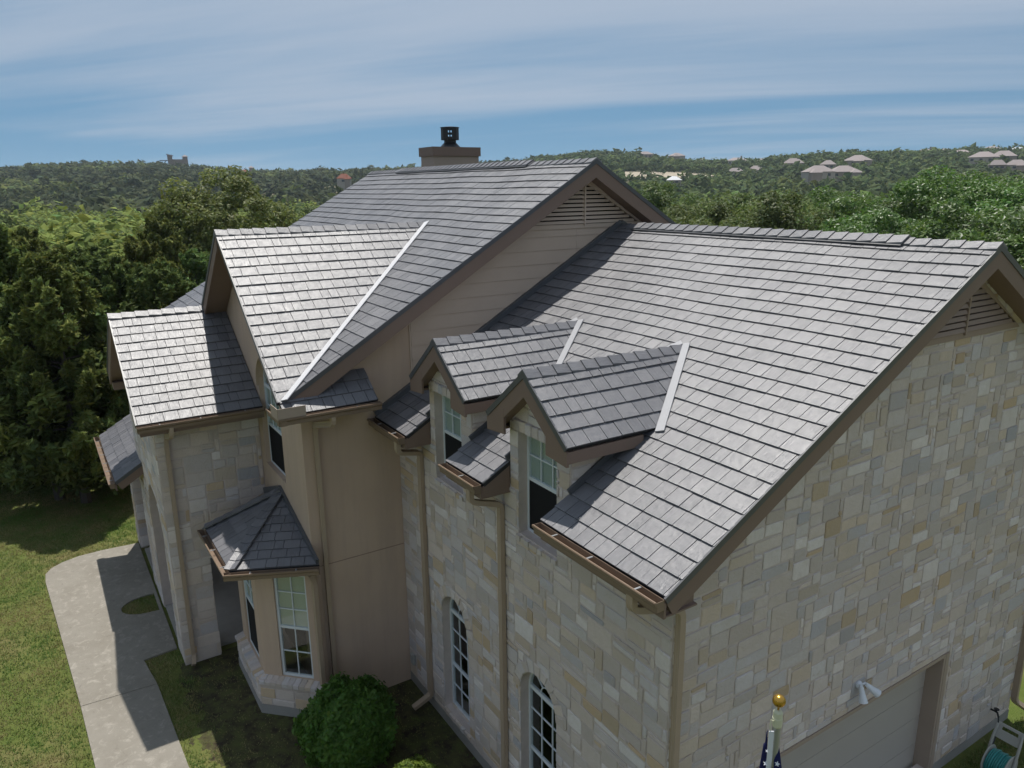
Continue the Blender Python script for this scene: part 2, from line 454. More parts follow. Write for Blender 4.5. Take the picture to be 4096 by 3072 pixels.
# ------------------------------------------------------------------ the house
HOUSE = empty('house', (-8, 2, 0), 'large house of cream limestone and tan stucco under grey shake roofs', 'house')
PG, PM, PC, PP = 0.5652, 0.597, 0.770, 0.645
X1, YF, XE = -7.61, 0.458, -0.34          # main gable wall plane, garage front wall plane, garage end wall plane
YC = -1.36                                # stucco front wall plane
TW = [0.165, 0.20, 0.235, 0.235, 0.27, 0.30]
def tile_field(fr, outer, holes, parent, e=0.253, v_start=0.0, name='tile', keep_all=False, wob=0.006):
    us = [p[0] for p in outer]; vs_ = [p[1] for p in outer]
    outer = ccw(outer); j = 0; v0 = v_start; gap = 0.0045
    while v0 < max(vs_) - 0.03:
        u = min(us) - random.uniform(0, 0.3); ph = random.uniform(0, 6.28); step = 0
        while u < max(us):
            w = random.choice(TW)
            lift = random.uniform(-0.002, 0.003)
            rect = [(u + gap, v0), (u + w - gap, v0), (u + w - gap, v0 + e + 0.02), (u + gap, v0 + e + 0.02)]
            q = clip_in(rect, outer)
            if q:
                parts = [q]
                for h in holes: parts = clip_out(parts, h)
                parts = [p for p in parts if abs(area2(p)) > 0.0006]
                if parts:
                    mb = MB(); sd = random.random(); ar = 0; cc = Vector((0, 0, 0))
                    for p in parts:
                        p = ccw(p); k = len(p); top = []; bot = []
                        for (a, b) in p:
                            f = (b - v0) / e
                            wv = wob * math.sin(a * 1.7 + ph * 0.2 + v0 * 2.1)
                            hgt = 0.029 - 0.020 * f + lift + wob * 0.5 * math.sin(a * 2.3 + v0 * 1.3)
                            top.append(fr.p(a, b + (wv if f < 0.5 else 0), hgt)); bot.append(fr.p(a, b + (wv if f < 0.5 else 0), 0.003))
                        fs = [tuple(range(k))] + [(i, k + i, k + (i + 1) % k, (i + 1) % k) for i in range(k)]
                        mb.add(top + bot, fs, tc=[(a, b, sd) for a, b in p] * 2)
                        ar += abs(area2(p)); cc = top[0]
                    PIECES.append((see(cc, fr.n, ar), name, parent, mb, M['tile']))
            u += w; step += 1
        v0 += e
STONE_COLS = [((0.65, 0.565, 0.505), 5), ((0.62, 0.515, 0.415), 2.8), ((0.58, 0.44, 0.29), 1.1), ((0.61, 0.565, 0.56), 3.0), ((0.73, 0.675, 0.645), 3.0), ((0.49, 0.47, 0.485), 0.8), ((0.62, 0.545, 0.50), 4.5)]
def stone_col():
    c = random.choices([a for a, _ in STONE_COLS], [b for _, b in STONE_COLS])[0]
    k = random.uniform(0.84, 1.12); w = random.uniform(-0.012, 0.016)
    return (c[0] * k + w, c[1] * k, c[2] * k - w, 1)
def stone_mesh(mb, fr, p, h, col, inset=0.010):
    p = ccw(p); k = len(p); cx = sum(a for a, _ in p) / k; cy = sum(b for _, b in p) / k
    rad = max(0.03, math.sqrt(abs(area2(p))) * 0.5); s = max(0.5, 1 - inset / rad)
    vs = [fr.p(a, b, -0.002) for a, b in p] + [fr.p(a, b, h * 0.6) for a, b in p] + [fr.p(cx + (a - cx) * s, cy + (b - cy) * s, h + random.uniform(-.003, .003)) for a, b in p]
    fs = [(i, (i + 1) % k, k + (i + 1) % k, k + i) for i in range(k)] + [(k + i, k + (i + 1) % k, 2 * k + (i + 1) % k, 2 * k + i) for i in range(k)] + [tuple(range(2 * k, 3 * k))]
    mb.add(vs, fs, col=col)
def put_stone(fr, polys, parent, col=None, hmin=0.006, hmax=0.019, name='stone'):
    mb = MB(); h = random.uniform(hmin, hmax); col = col or stone_col(); ar = 0
    for p in polys: stone_mesh(mb, fr, p, h, col); ar += abs(area2(p))
    c = fr.p(polys[0][0][0], polys[0][0][1]); PIECES.append((see(c, fr.n, ar), name, parent, mb, M['stone']))
def stone_field(fr, outer, holes, parent, cell=0.084):
    outer = ccw(outer)
    u0, u1 = min(p[0] for p in outer), max(p[0] for p in outer); v0, v1 = min(p[1] for p in outer), max(p[1] for p in outer)
    W, H = int(math.ceil((u1 - u0) / cell)), int(math.ceil((v1 - v0) / cell))
    cu_, cv_ = (u1 - u0) / W, (v1 - v0) / H
    occ = np.zeros((H, W), bool)
    for j in range(H):
        for i in range(W):
            if occ[j, i]: continue
            h = random.choices([1, 2, 3, 4], [2.4, 5.0, 2.6, 0.3])[0]; w = random.choices([1, 2, 3, 4, 5, 6, 7], [0.4, 1.6, 2.8, 3.6, 3.0, 2.0, 1.2])[0]
            w = max(w, int(h * 1.5 + .3) if random.random() < .82 else 1, 2 if h == 1 else 1)
            h = min(h, H - j); w = min(w, W - i)
            ww = 0
            while ww < w and not occ[j, i + ww]: ww += 1
            w = ww
            hh = 1
            while hh < h and not occ[j + hh, i:i + w].any(): hh += 1
            h = hh
            occ[j:j + h, i:i + w] = True
            g = 0.0125; jt = lambda: random.uniform(-0.013, 0.013)
            a0, a1, b0, b1 = u0 + i * cu_ + g, u0 + (i + w) * cu_ - g, v0 + j * cv_ + g, v0 + (j + h) * cv_ - g
            ch = random.uniform(0.010, 0.030)
            q = [(a0 + ch, b0 + jt()), (a1 - ch * random.random(), b0 + jt()), (a1 + jt() * .6, b0 + ch), (a1 + jt() * .6, b1 - ch * random.random()), (a1 - ch, b1 + jt()), (a0 + ch * random.random(), b1 + jt()), (a0 + jt() * .6, b1 - ch), (a0 + jt() * .6, b0 + ch * .7)]
            q = clip_in(q, outer)
            if not q: continue
            parts = [q]
            for hl in holes: parts = clip_out(parts, hl)
            parts = [p for p in parts if abs(area2(p)) > 0.0012]
            if parts: put_stone(fr, parts, parent)
def arch_poly(xc, z0, zs, hw, n=14, grow=0.0):
    """sill z0, spring zs, half width hw"""
    pts = [(xc - hw - grow, z0 - grow * 0), (xc + hw + grow, z0)]
    for i in range(n + 1):
        t = math.pi * i / n; pts.append((xc + (hw + grow) * math.cos(t), zs + (hw + grow) * math.sin(t)))
    return pts
def rect(a0, b0, a1, b1): return [(a0, b0), (a1, b0), (a1, b1), (a0, b1)]
def wall(name, fr, loops, mat, th=0.15, label=None):
    return slab(MB(), fr, loops, -th, 0.0).build(name, mat, HOUSE, label=label)
def arch_stones(fr, xc, zs, hw, parent, n=11, d=0.20):
    for i in range(n):
        t0, t1 = math.pi * i / n + 0.02, math.pi * (i + 1) / n - 0.02
        r0, r1 = hw + 0.006, hw + d * random.uniform(0.85, 1.1)
        put_stone(fr, [[(xc + r0 * math.cos(t0), zs + r0 * math.sin(t0)), (xc + r1 * math.cos(t0), zs + r1 * math.sin(t0)), (xc + r1 * math.cos(t1), zs + r1 * math.sin(t1)), (xc + r0 * math.cos(t1), zs + r0 * math.sin(t1))]], parent, hmin=0.02, hmax=0.034)
def sill_stones(fr, a0, a1, z, parent, depth=0.16, hgt=0.10):
    """rowlock sill: small stones laid sideways, sloping out of the recess"""
    n = max(3, int(round((a1 - a0) / 0.115)))
    for i in range(n):
        b0, b1 = a0 + (a1 - a0) * i / n + .005, a0 + (a1 - a0) * (i + 1) / n - .005
        mb = MB(); k = random.uniform(-.008, .008)
        P = [fr.p(b0, z - hgt, -0.10), fr.p(b1, z - hgt, -0.10), fr.p(b1, z - hgt, 0.045 + k), fr.p(b0, z - hgt, 0.045 + k),
             fr.p(b0, z + .012, -depth), fr.p(b1, z + .012, -depth), fr.p(b1, z - .03 + k, 0.045 + k), fr.p(b0, z - .03 + k, 0.045 + k)]
        mb.add(P, [(3, 2, 1, 0), (4, 5, 6, 7), (0, 1, 5, 4), (1, 2, 6, 5), (2, 3, 7, 6), (3, 0, 4, 7)], col=stone_col())
        PIECES.append((see(P[6], fr.n, (b1 - b0) * 0.18), 'sill_stone', parent, mb, M['stone']))

# ---- garage end wall (limestone gable)
frE = Fr((XE, 0, 0), (0, 1, 0), (0, 0, 1))
zE = lambda y: 5.724 + PG * y - 0.13 if y < 5.727 else 8.961 - PG * (y - 5.727) - 0.13
end_out = [(YF, 0.2), (9.32, 0.2), (9.32, zE(9.32)), (5.727, zE(5.727)), (YF, zE(YF))]
VY, VZ, VH = 5.727, 7.74, 1.52
vent_tri = [(VY - VH, VZ), (VY + VH, VZ), (VY, VZ + PG * VH)]
door_rc = rect(1.72, 0.0, 6.60, 2.42)
w_end = wall('garage_end_wall', frE, [end_out, vent_tri, [(1.72, 0.21), (6.60, 0.21), (6.60, 2.42), (1.72, 2.42)]], M['mortar'], label='cream limestone gable wall over the garage door')
stone_field(frE, end_out, [vent_tri, rect(1.60, -1, 6.72, 2.52)], w_end)
# lintel stones over the door
a = 1.60
while a < 6.72:
    w = random.uniform(0.32, 0.6); put_stone(frE, [rect(a + .006, 2.43, min(a + w, 6.72) - .006, 2.52)], w_end, hmin=.015, hmax=.02); a += w
MB().box((XE - .14, YF, -.4), (XE + .012, 1.72, .2)).build('foundation', M['concrete_base'], HOUSE)
MB().box((XE - .14, 6.60, -.4), (XE + .012, 9.33, .2)).build('foundation', M['concrete_base'], HOUSE)
# garage door, set back in its opening
MB().box((XE - .30, 1.72, 0.02), (XE - .26, 6.6, 2.42)).build('garage_door_backing', M['room'], HOUSE)
gd = MB().box((XE - .262, 1.74, 2.24), (XE - .20, 6.58, 2.42)).build('garage_door', M['trimtan'], HOUSE)
for i in range(4):
    z0 = 0.03 + i * 0.55
    for j in range(1):
        MB().box((XE - .258, 1.74, z0), (XE - .222, 6.58, z0 + 0.543)).build('door_section', M['door'], gd)
jm = MB(); jm.box((XE - .26, 6.545, 0.02), (XE + .03, 6.60 - .002, 2.41)); jm.box((XE + .003, 6.602, 0.02), (XE + .035, 6.70, 2.41)); jm.build('door_jamb', M['trimtan'], gd)
jm = MB(); jm.box((XE - .26, 1.722, 0.02), (XE + .03, 1.775, 2.41)); jm.box((XE + .003, 1.62, 0.02), (XE + .035, 1.718, 2.41)); jm.build('door_jamb', M['trimtan'], gd)
jm = MB(); jm.box((XE - .20, 1.776, 2.36), (XE + .028, 6.544, 2.418)); jm.build('door_header', M['trimtan'], gd)
def louver(frame_x, cy, base, hw, pitch, n, mat, name='gable_vent'):
    fr = Fr((frame_x, 0, 0), (0, 1, 0), (0, 0, 1)); H = hw * pitch
    o_ = [(cy - hw - .05, base - .05), (cy + hw + .05, base - .05), (cy, base + H + .05 * pitch + .03)]; n_ = [(cy - hw + .09, base + .035), (cy + hw - .09, base + .035), (cy, base + H - .075)]
    vm = MB()
    for i in range(3): slab(vm, fr, [[o_[i], o_[(i + 1) % 3], n_[(i + 1) % 3], n_[i]]], -0.03, 0.03)
    v = vm.build(name, mat, HOUSE)
    slab(MB(), fr, [[(cy - hw, base), (cy + hw, base), (cy, base + H)]], -0.24, -0.20).build('vent_dark_backing', M['room'], v)  # shadow between the slats comes from this panel's near-black colour
    pt = (H - 0.10) / n
    for i in range(n):
        z = base + 0.045 + pt * i; zz = z + pt * .66
        w0 = max(0.03, (H - (zz - base)) / pitch - 0.06)
        pr_ = [(z, .055), (zz, .030), (zz + pt * .04, -.045), (z + pt * .3, -.045), (z + .004, .02)]; k = len(pr_)
        MB().add([fr.p(cy - w0, b, h) for b, h in pr_] + [fr.p(cy + w0, b, h) for b, h in pr_], [tuple(range(k)), tuple(range(2 * k - 1, k - 1, -1))] + [(i_, k + i_, k + (i_ + 1) % k, (i_ + 1) % k) for i_ in range(k)]).build('slat', mat, v)
    MB().box((frame_x - .02, cy - .018, base), (frame_x + .06, cy + .018, base + H - .09)).build('mullion', mat, v)
    return v
louver(XE, VY, VZ, VH, PG, 9, M['louvre'])

# ---- garage front wall with two dormers
XD = (-5.50, -2.95); XW = (-5.58, -2.99)
frF = Fr((0, YF, 0), (1, 0, 0), (0, 0, 1))
def win_rect(xw): return rect(xw - .465, 4.95, xw + .465, 6.50)
def win_arch(xw): return arch_poly(xw, 0.37, 2.36, 0.47)
HD = 0.72
def dorm_gable(xd): return [(xd - HD, 5.60), (xd + HD, 5.60), (xd + HD, 6.70), (xd, 7.28), (xd - HD, 6.70)]
out = [(X1 + .002, 0.15), (XE - .152, 0.15), (XE - .152, 5.62)]
for xd in XD[::-1]: out += [(xd + HD, 5.62), (xd + HD, 6.70), (xd, 7.28), (xd - HD, 6.70), (xd - HD, 5.62)]
out += [(X1 + .002, 5.62)]
w_fr = wall('garage_front_wall', frF, [out] + [win_rect(x) for x in XW] + [win_arch(x) for x in XW], M['mortar'], label='cream limestone front wall with arched windows')
fholes = [win_rect(x) for x in XW] + [rect(x - .47, 4.85, x + .47, 4.96) for x in XW] + [arch_poly(x, 0.27, 2.36, 0.47, grow=0.0) for x in XW]
ring = [arch_poly(x, 2.36, 2.36, 0.47, grow=0.20) for x in XW]
stone_field(frF, rect(X1, 0.2, XE, 5.60), fholes + ring, w_fr)
for xd, xw in zip(XD, XW):
    stone_field(frF, dorm_gable(xd), [win_rect(xw), rect(xw - .55, 6.5, xw + .55, 6.68)], w_fr)
    for i in range(7):
        a0 = xw - .55 + i * 1.1 / 7; put_stone(frF, [clip_in([(a0 + .005, 6.505), (a0 + .152, 6.505), (a0 + .152, 6.66 + .02 * random.random()), (a0 + .005, 6.66)], dorm_gable(xd)) or [(a0, 6.505), (a0 + .01, 6.505), (a0 + .01, 6.52)]], w_fr, hmin=.03, hmax=.05)
    sill_stones(frF, xw - .49, xw + .49, 4.95, w_fr)
    sill_stones(frF, xw - .50, xw + .50, 0.37, w_fr)
    arch_stones(frF, xw, 2.36, .47, w_fr)
    for sgn in (1, -1):
        fs_ = Fr((xd + sgn * HD, 0, 0), (0, sgn, 0), (0, 0, 1)); yy = lambda y: sgn * y
        tri = [(yy(YF + .002), 5.92), (yy(1.95), 6.72), (yy(YF + .002), 6.72)]
        sw = slab(MB(), fs_, [ccw(tri)], -0.12, -0.003).build('dormer_side_wall', M['mortar'], HOUSE)
        stone_field(Fr((xd + sgn * (HD - .003), 0, 0), (0, sgn, 0), (0, 0, 1)), ccw(tri), [], sw)
MB().box((X1 + .003, YF - .010, -.4), (XE - .153, YF + .14, .2)).build('foundation', M['concrete_base'], HOUSE)

# ---- stucco walls of the main block
frC = Fr((0, YC, 0), (1, 0, 0), (0, 0, 1))
AX, AZ0, AZS, AHW = -9.65, 4.27, 5.95, 0.70
c_out = [(-13.9, -.3), (X1 - .153, -.3), (X1 - .153, 6.60), (-10.615, 8.85), (-13.5, 6.60), (-13.9, 6.3)]
wall('stucco_front_wall', frC, [c_out, arch_poly(AX, AZ0, AZS, AHW)], M['stucco'])
frM = Fr((X1, 0, 0), (0, 1, 0), (0, 0, 1))
zM = lambda y: 10.267 - PM * abs(y - 4.779) - 0.14
MVY, MVZ, MVH = 4.779, 9.0, 1.55
m_out = [(YC, -.3), (10.6, -.3), (10.6, zM(10.6)), (4.779, zM(4.779)), (YC, zM(YC))]
m_vent = [(MVY - MVH, MVZ), (MVY + MVH, MVZ), (MVY, MVZ + PM * MVH)]
w_main = wall('stucco_gable_wall', frM, [m_out, m_vent], M['stucco'])
louver(X1 + .012, MVY, MVZ, MVH, PM, 10, M['siding'])
sid_reg = [(0.80, 6.30), (8.6, 6.30), (8.6, zM(8.6) - .02), (4.779, zM(4.779) - .02), (0.80, zM(0.80) - .02)]
z = 6.42
while z < 9.9:
    for a0, a1 in ((0.80, 4.6), (4.6, 8.6)):
        q = clip_in(rect(a0 + .002, z, a1 - .002, z + 0.262), sid_reg)
        for p in (clip_out([q], [(MVY - MVH - .05, MVZ - .05), (MVY + MVH + .05, MVZ - .05), (MVY, MVZ + PM * MVH + .06)]) if q else []):
            mb = MB(); k = len(p); p = ccw(p); zz0 = z
            hh = lambda b: 0.022 - 0.014 * (b - zz0) / 0.262
            mb.add([frM.p(a, b, hh(b)) for a, b in p] + [frM.p(a, b, 0.001) for a, b in p], [tuple(range(k))] + [(i, k + i, k + (i + 1) % k, (i + 1) % k) for i in range(k)])
            mb.build('siding_plank', M['siding'], w_main)
    z += 0.265
# stucco control joint, the thin line across the lower side wall
MB().beam((X1 + .001, -1.3, 3.06), (X1 + .001, YF - .01, 3.06), 0.004, 0.012).build('control_joint', M['trim'], w_main)
MB().box((X1 + .001, .765, 6.0), (X1 + .02, .795, 7.6)).build('corner_trim', M['siding'], w_main)

# ---- roofs
def deck(name, fr, loops, th=0.05, label=None):
    return slab(MB(), fr, loops, -th, 0.0).build(name, M['deck'], HOUSE, label=label)
sG, sM, sC, sP = [math.sqrt(1 + p * p) for p in (PG, PM, PC, PP)]
frG = Fr((0, 0, 5.724), (1, 0, 0), (0, 1, PG))
LG = 5.727 * sG
holesG = [[(xd - HD, -.2), (xd + HD, -.2), (xd + HD, 1.75 * sG), (xd, 3.05 * sG), (xd - HD, 1.75 * sG)] for xd in XD]
og = [(X1 + .004, 0), (XD[0] - HD, 0)]
for xd in XD:
    og += [(xd - HD, 1.75 * sG), (xd, 3.05 * sG), (xd + HD, 1.75 * sG), (xd + HD, 0)]
    if xd == XD[0]: og += [(XD[1] - HD, 0)]
og += [(0, 0), (0, LG), (X1 + .004, LG)]
rG = deck('garage_roof', frG, [og], label='grey shake roof of the garage wing')
tile_field(frG, rect(X1 + .10, 0.0, 0.0, LG), holesG, rG, e=LG / 26.0)
frG2 = Fr((0, 9.7, 8.961 - PG * (9.7 - 5.727)), (-1, 0, 0), (0, -1, PG))
L2 = (9.7 - 5.727) * sG
rG2 = deck('garage_back_roof', frG2, [rect(0, 0, -X1, L2)])
tile_field(frG2, rect(0, 0, -X1, L2), [], rG2)
def rake(p, q, nrm, out, depth=0.22, wall_gap=0.34, board=0.04, drip=True, soff=True, mat=None, top=-0.05):
    """fascia board, dark drip trim and soffit along a sloping roof edge p->q; out = outward horizontal direction"""
    p, q, nrm, out = Vector(p), Vector(q), Vector(nrm).normalized(), Vector(out)
    def bar(d0, d1, h0, h1, name, m, e0=0.0, e1=0.0):
        a = (q - p).normalized(); P = p - a * e0; Q = q + a * e1
        ah = Vector((a.x, a.y, 0)); tt = -(nrm.x * ah.x + nrm.y * ah.y) / (ah.length_squared)
        vs = [c + out * d + nrm * h + (a * tt * h if c is Q else Vector()) for c in (P, Q) for d, h in ((d0, h0), (d1, h0), (d1, h1), (d0, h1))]
        cen = sum((Vector(v) for v in vs), Vector()) / 8
        fs = []
        for f in [(0, 1, 2, 3), (7, 6, 5, 4), (0, 4, 5, 1), (1, 5, 6, 2), (2, 6, 7, 3), (3, 7, 4, 0)]:
            A, B, C_ = vs[f[0]], vs[f[1]], vs[f[2]]
            n_ = (B - A).cross(C_ - A); fc = (A + B + C_ + vs[f[3]]) / 4
            fs.append(f if n_.dot(fc - cen) > 0 else f[::-1])
        return MB().add(vs, fs).build(name, m, HOUSE)
    bar(-board, 0.0, top - depth, top, 'fascia', mat or M['trim'])
    if drip:
        bar(-0.012, 0.014, -0.052, 0.024, 'drip_edge', M['roofmetal'], 0.0, 0.0)
    if soff: bar(-wall_gap, -board - .001, top - depth + .02, top - depth + .045, 'soffit', mat or M['trim'])
nG = Vector((0, -PG, 1)); nG2 = Vector((0, PG, 1)); nM_ = Vector((0, -PM, 1)); nM2 = Vector((0, PM, 1))
rake((0, -.02, 5.724 - .011), (0, 5.727, 8.961), nG, (1, 0, 0), 0.20)
rake((0, 9.7, 6.715), (0, 5.727, 8.961), nG2, (1, 0, 0), 0.20)
# boxed end where the rake meets the eave
MB().prism([(-.045, .0, 5.50), (-.045, YF - .02, 5.50), (-.045, YF - .02, 5.72), (-.045, .0, 5.52)], (1, 0, 0), 0.28).build('cornice_return', M['trim'], HOUSE)
frMn = Fr((0, -1.75, 10.267 - PM * (4.779 + 1.75)), (1, 0, 0), (0, 1, PM))
XM = -7.208; LM = (4.779 + 1.75) * sM
vy = lambda y: (y + 1.75) * sM
mo = [(-19.45, 0), (-14.02, 0), (-10.615, vy(2.655)), (XM, 0.0), (XM, LM), (-18.66, LM)]
rM = deck('main_roof', frMn, [mo], label='grey shake slope of the tall main roof')
tile_field(frMn, [(-19.45, 0), (XM, 0), (XM, LM), (-18.66, LM)], [[(-14.06, -.03), (XM + .03, -.03), (-10.615, vy(2.655))]], rM, e=LM / 30.0, wob=0.010)
frM2 = Fr((0, 10.9, 10.267 - PM * (10.9 - 4.779)), (-1, 0, 0), (0, -1, PM))
rM2 = deck('main_back_roof', frM2, [[(-XM, 0), (19.4, 0), (18.66, (10.9 - 4.779) * sM), (-XM, (10.9 - 4.779) * sM)]])
tile_field(frM2, rect(-XM, 0, -XM + 2.5, (10.9 - 4.779) * sM), [], rM2)
slab(MB(), Fr((-18.9, 0, 0), (0, -1, 0), (0, 0, 1)), [[(-10.6, -.3), (1.3, -.3), (1.3, 6.4), (-4.779, 9.9), (-10.6, 6.4)]], -.15, 0).build('stucco_far_wall', M['stucco'], HOUSE)
MB().box((-18.9, 10.45, -.3), (X1 - .16, 10.6, 6.3)).build('stucco_back_wall', M['stucco'], HOUSE)
MB().box((X1 + .002, 9.17, -.3), (XE - .152, 9.31, 6.7)).build('garage_back_wall', M['stucco'], HOUSE)
rake((XM, -1.75, 10.267 - PM * 6.529), (XM, 4.779, 10.267), nM_, (1, 0, 0), 0.23, 0.39)
rake((XM, 10.9, 10.267 - PM * 6.121), (XM, 4.779, 10.267), nM2, (1, 0, 0), 0.23, 0.39)
# centre gable
XC, ZC, YCF = -10.615, 9.0, -1.83
frCg = Fr((XM, 0, ZC - PC * (XM - XC)), (0, 1, 0), (-1, 0, PC))
LC = (XM - XC) * sC
rC = deck('centre_gable_roof', frCg, [[(YCF, 0), (-1.74, 0), (2.655, LC), (YCF, LC)]], label='bright grey shake slope of the centre gable')
tile_field(frCg, [(YCF, 0), (-1.72, 0), (2.675, LC), (YCF, LC)], [], rC, e=LC / 17.0)
frCl = Fr((2 * XC - XM, 0, ZC - PC * (XM - XC)), (0, -1, 0), (1, 0, PC))
rCl = deck('centre_gable_far_roof', frCl, [[(1.74, 0), (-YCF, 0), (-YCF, LC), (-2.655, LC)]])
nC = Vector((PC, 0, 1)); nCl = Vector((-PC, 0, 1))
rake((XM, YCF, ZC - PC * (XM - XC)), (XC, YCF, ZC), nC, (0, -1, 0), 0.05, 0.46, top=-.01)
rake((2 * XC - XM, YCF, ZC - PC * (XM - XC)), (XC, YCF, ZC), nCl, (0, -1, 0), 0.20, 0.46)
# pent continuation of the centre slope under the main rake
frPe = Fr((-6.99, 0, ZC - PC * (-6.99 - XC)), (0, 1, 0), (-1, 0, PC))
rPe = deck('pent_roof', frPe, [rect(-1.80, 0, -.16, 0.60 * sC)])
tile_field(frPe, rect(-1.80, 0, -.16, 0.595 * sC), [], rPe, e=0.25)
MB().prism([(-6.99, -.16, 6.20), (X1 + .002, -.16, 6.20), (X1 + .002, -.16, 6.66)], (0, 1, 0), 0.03).build('pent_end', M['trim'], HOUSE)
MB().prism([(-6.99, -1.80, 6.09), (-6.99, -.165, 6.09), (X1 + .002, -.165, 6.09), (X1 + .002, -1.80, 6.09)], (0, 0, 1), 0.02).build('soffit', M['trim'], HOUSE)
# entry gable
XP, ZP, YP, XPE = -12.824, 7.262, -3.70, -10.154
ZPE = ZP - PP * (XPE - XP)
frP = Fr((XPE, 0, ZPE), (0, 1, 0), (-1, 0, PP)); LP = (XPE - XP) * sP
rP = deck('entry_roof', frP, [rect(YP, 0, YC - .01, LP)], label='grey shake slope over the stone entry')
tile_field(frP, rect(YP, 0, YC - .02, LP), [], rP, e=LP / 12.6)
frPl = Fr((2 * XP - XPE, 0, ZPE), (0, -1, 0), (1, 0, PP))
rPl = deck('entry_far_roof', frPl, [rect(-YC + .01, 0, -YP, LP)])
nP = Vector((PP, 0, 1)); nPl = Vector((-PP, 0, 1))
rake((XPE, YP, ZPE), (XP, YP, ZP), nP, (0, -1, 0), 0.06, 0.33, top=-.01)
rake((2 * XP - XPE, YP, ZPE), (XP, YP, ZP), nPl, (0, -1, 0), 0.30, 0.33)
MB().box((2 * XP - XPE - .02, YP + .05, ZPE - .38), (2 * XP - XPE + .5, YP + .34, ZPE - .20)).build('cornice_return', M['trim'], HOUSE)
# dormer roofs
PD = 0.80; sD = math.sqrt(1 + PD * PD); ZD = 7.45; YD = 0.22; HWD = 0.95; ZDE = ZD - PD * HWD
for xd in XD:
    yv = (ZDE - 5.724) / PG; yb = (ZD - 5.724) / PG
    for s in (1, -1):
        fr = Fr((xd + s * HWD, 0, ZDE), (0, s, 0), (-s, 0, PD))
        poly = [(s * YD, 0), (s * yv, 0), (s * (yb + .03), HWD * sD), (s * YD, HWD * sD)]
        rd = deck('dormer_roof', fr, [ccw(poly)], 0.04)
        tile_field(fr, ccw(poly), [], rd, e=HWD * sD / 5.0)
        n_ = Vector((s * PD, 0, 1)).normalized()
        rake((xd + s * HWD, YD, ZDE), (xd, YD, ZD), n_, (0, -1, 0), 0.20, 0.24)
        # eave fascia along the side, and the boxed return at the front
        MB().box((xd + s * (HWD - .035), YD + .005, ZDE - .20), (xd + s * HWD, yv - .25, ZDE - .045)).build('fascia', M['trim'], HOUSE)
        MB().box((xd + s * (HD + .002), YD + .042, ZDE - .215), (xd + s * (HWD - .037), yv - .42, ZDE - .18)).build('soffit', M['trim'], HOUSE)
        ret = MB(); ret.prism([(xd + s * (HWD - .001), YD - .002, ZDE - .05), (xd + s * .50, YD - .002, ZDE + .17), (xd + s * .50, YD - .002, ZDE - .20), (xd + s * (HWD - .001), YD - .002, ZDE - .24)], (0, -1 * s, 0), 0.035 * s)
        ret.build('cornice_return', M['trim'], HOUSE)
        # valley metal beside the dormer
        A = Vector((xd + s * (HWD + .02), yv, ZDE)); B = Vector((xd + s * .02, yb + .03, ZD + .02))
        d = (B - A).normalized(); nn = nG.normalized(); sdv = d.cross(nn).normalized() * (1 if s > 0 else -1)
        mb = MB(); o1 = nn * 0.046
        vs = [A - d * .1 + o1 - sdv * .02, A - d * .1 + o1 + sdv * .105, B + o1 + sdv * .09, B + o1 - sdv * .02]
        vs += [v - nn * .02 for v in vs]
        fs = [(0, 1, 2, 3), (7, 6, 5, 4), (0, 4, 5, 1), (1, 5, 6, 2), (2, 6, 7, 3), (3, 7, 4, 0)]
        if s < 0: fs = [f[::-1] for f in fs]
        mb.add(vs, fs); mb.build('valley_flashing', M['valley'], rG)
        # dark step flashing where the dormer wall meets the roof
        MB().beam((xd + s * (HD + .03), YF - .05, 5.724 + PG * (YF - .05) + .06), (xd + s * (HD + .03), yv - .1, 5.724 + PG * (yv - .1) + .06), 0.035, 0.10, up=nG).build('step_flashing', M['roofmetal'], rG)
        # eave stub end beside the dormer window
        MB().prism([(xd + s * (HD + .005), .0, 5.50), (xd + s * (HD + .005), YF - .01, 5.50), (xd + s * (HD + .005), YF - .01, 5.724 + PG * YF - .06), (xd + s * (HD + .005), 0, 5.68)], (1, 0, 0), .02).build('eave_end', M['trim'], HOUSE)
# big valley beside the centre gable, and the wall flashing where the garage roof dies into the stucco
A, B = Vector((XM, -1.75, 6.377)), Vector((XC, 2.655, 9.0))
d = (B - A).normalized(); nn = nM_.normalized(); sdv = d.cross(nn).normalized()
for sgn, nv in ((1, nM_.normalized()), (-1, nC.normalized())):
    sv = d.cross(nv).normalized() * sgn
    if sgn > 0 and sv.x < 0: sv = -sv
    vs = [A + nv * .048, A + nv * .048 + sv * .15, B + nv * .048 + sv * .15, B + nv * .048]
    if sgn > 0: MB().prism(vs, nv, .015).build('valley_flashing', M['brightvalley'], rM)
MB().beam((X1 + .055, 0.0, 5.724 + .07), (X1 + .055, 5.727, 8.961 + .07), 0.09, 0.11, up=nG).build('wall_flashing', M['roofmetal'], rG)
MB().beam((X1 + .055, 5.727, 8.961 + .07), (X1 + .055, 7.5, 8.961 + .07 - PG * 1.773), 0.09, 0.11, up=nG2).build('wall_flashing', M['roofmetal'], rG)
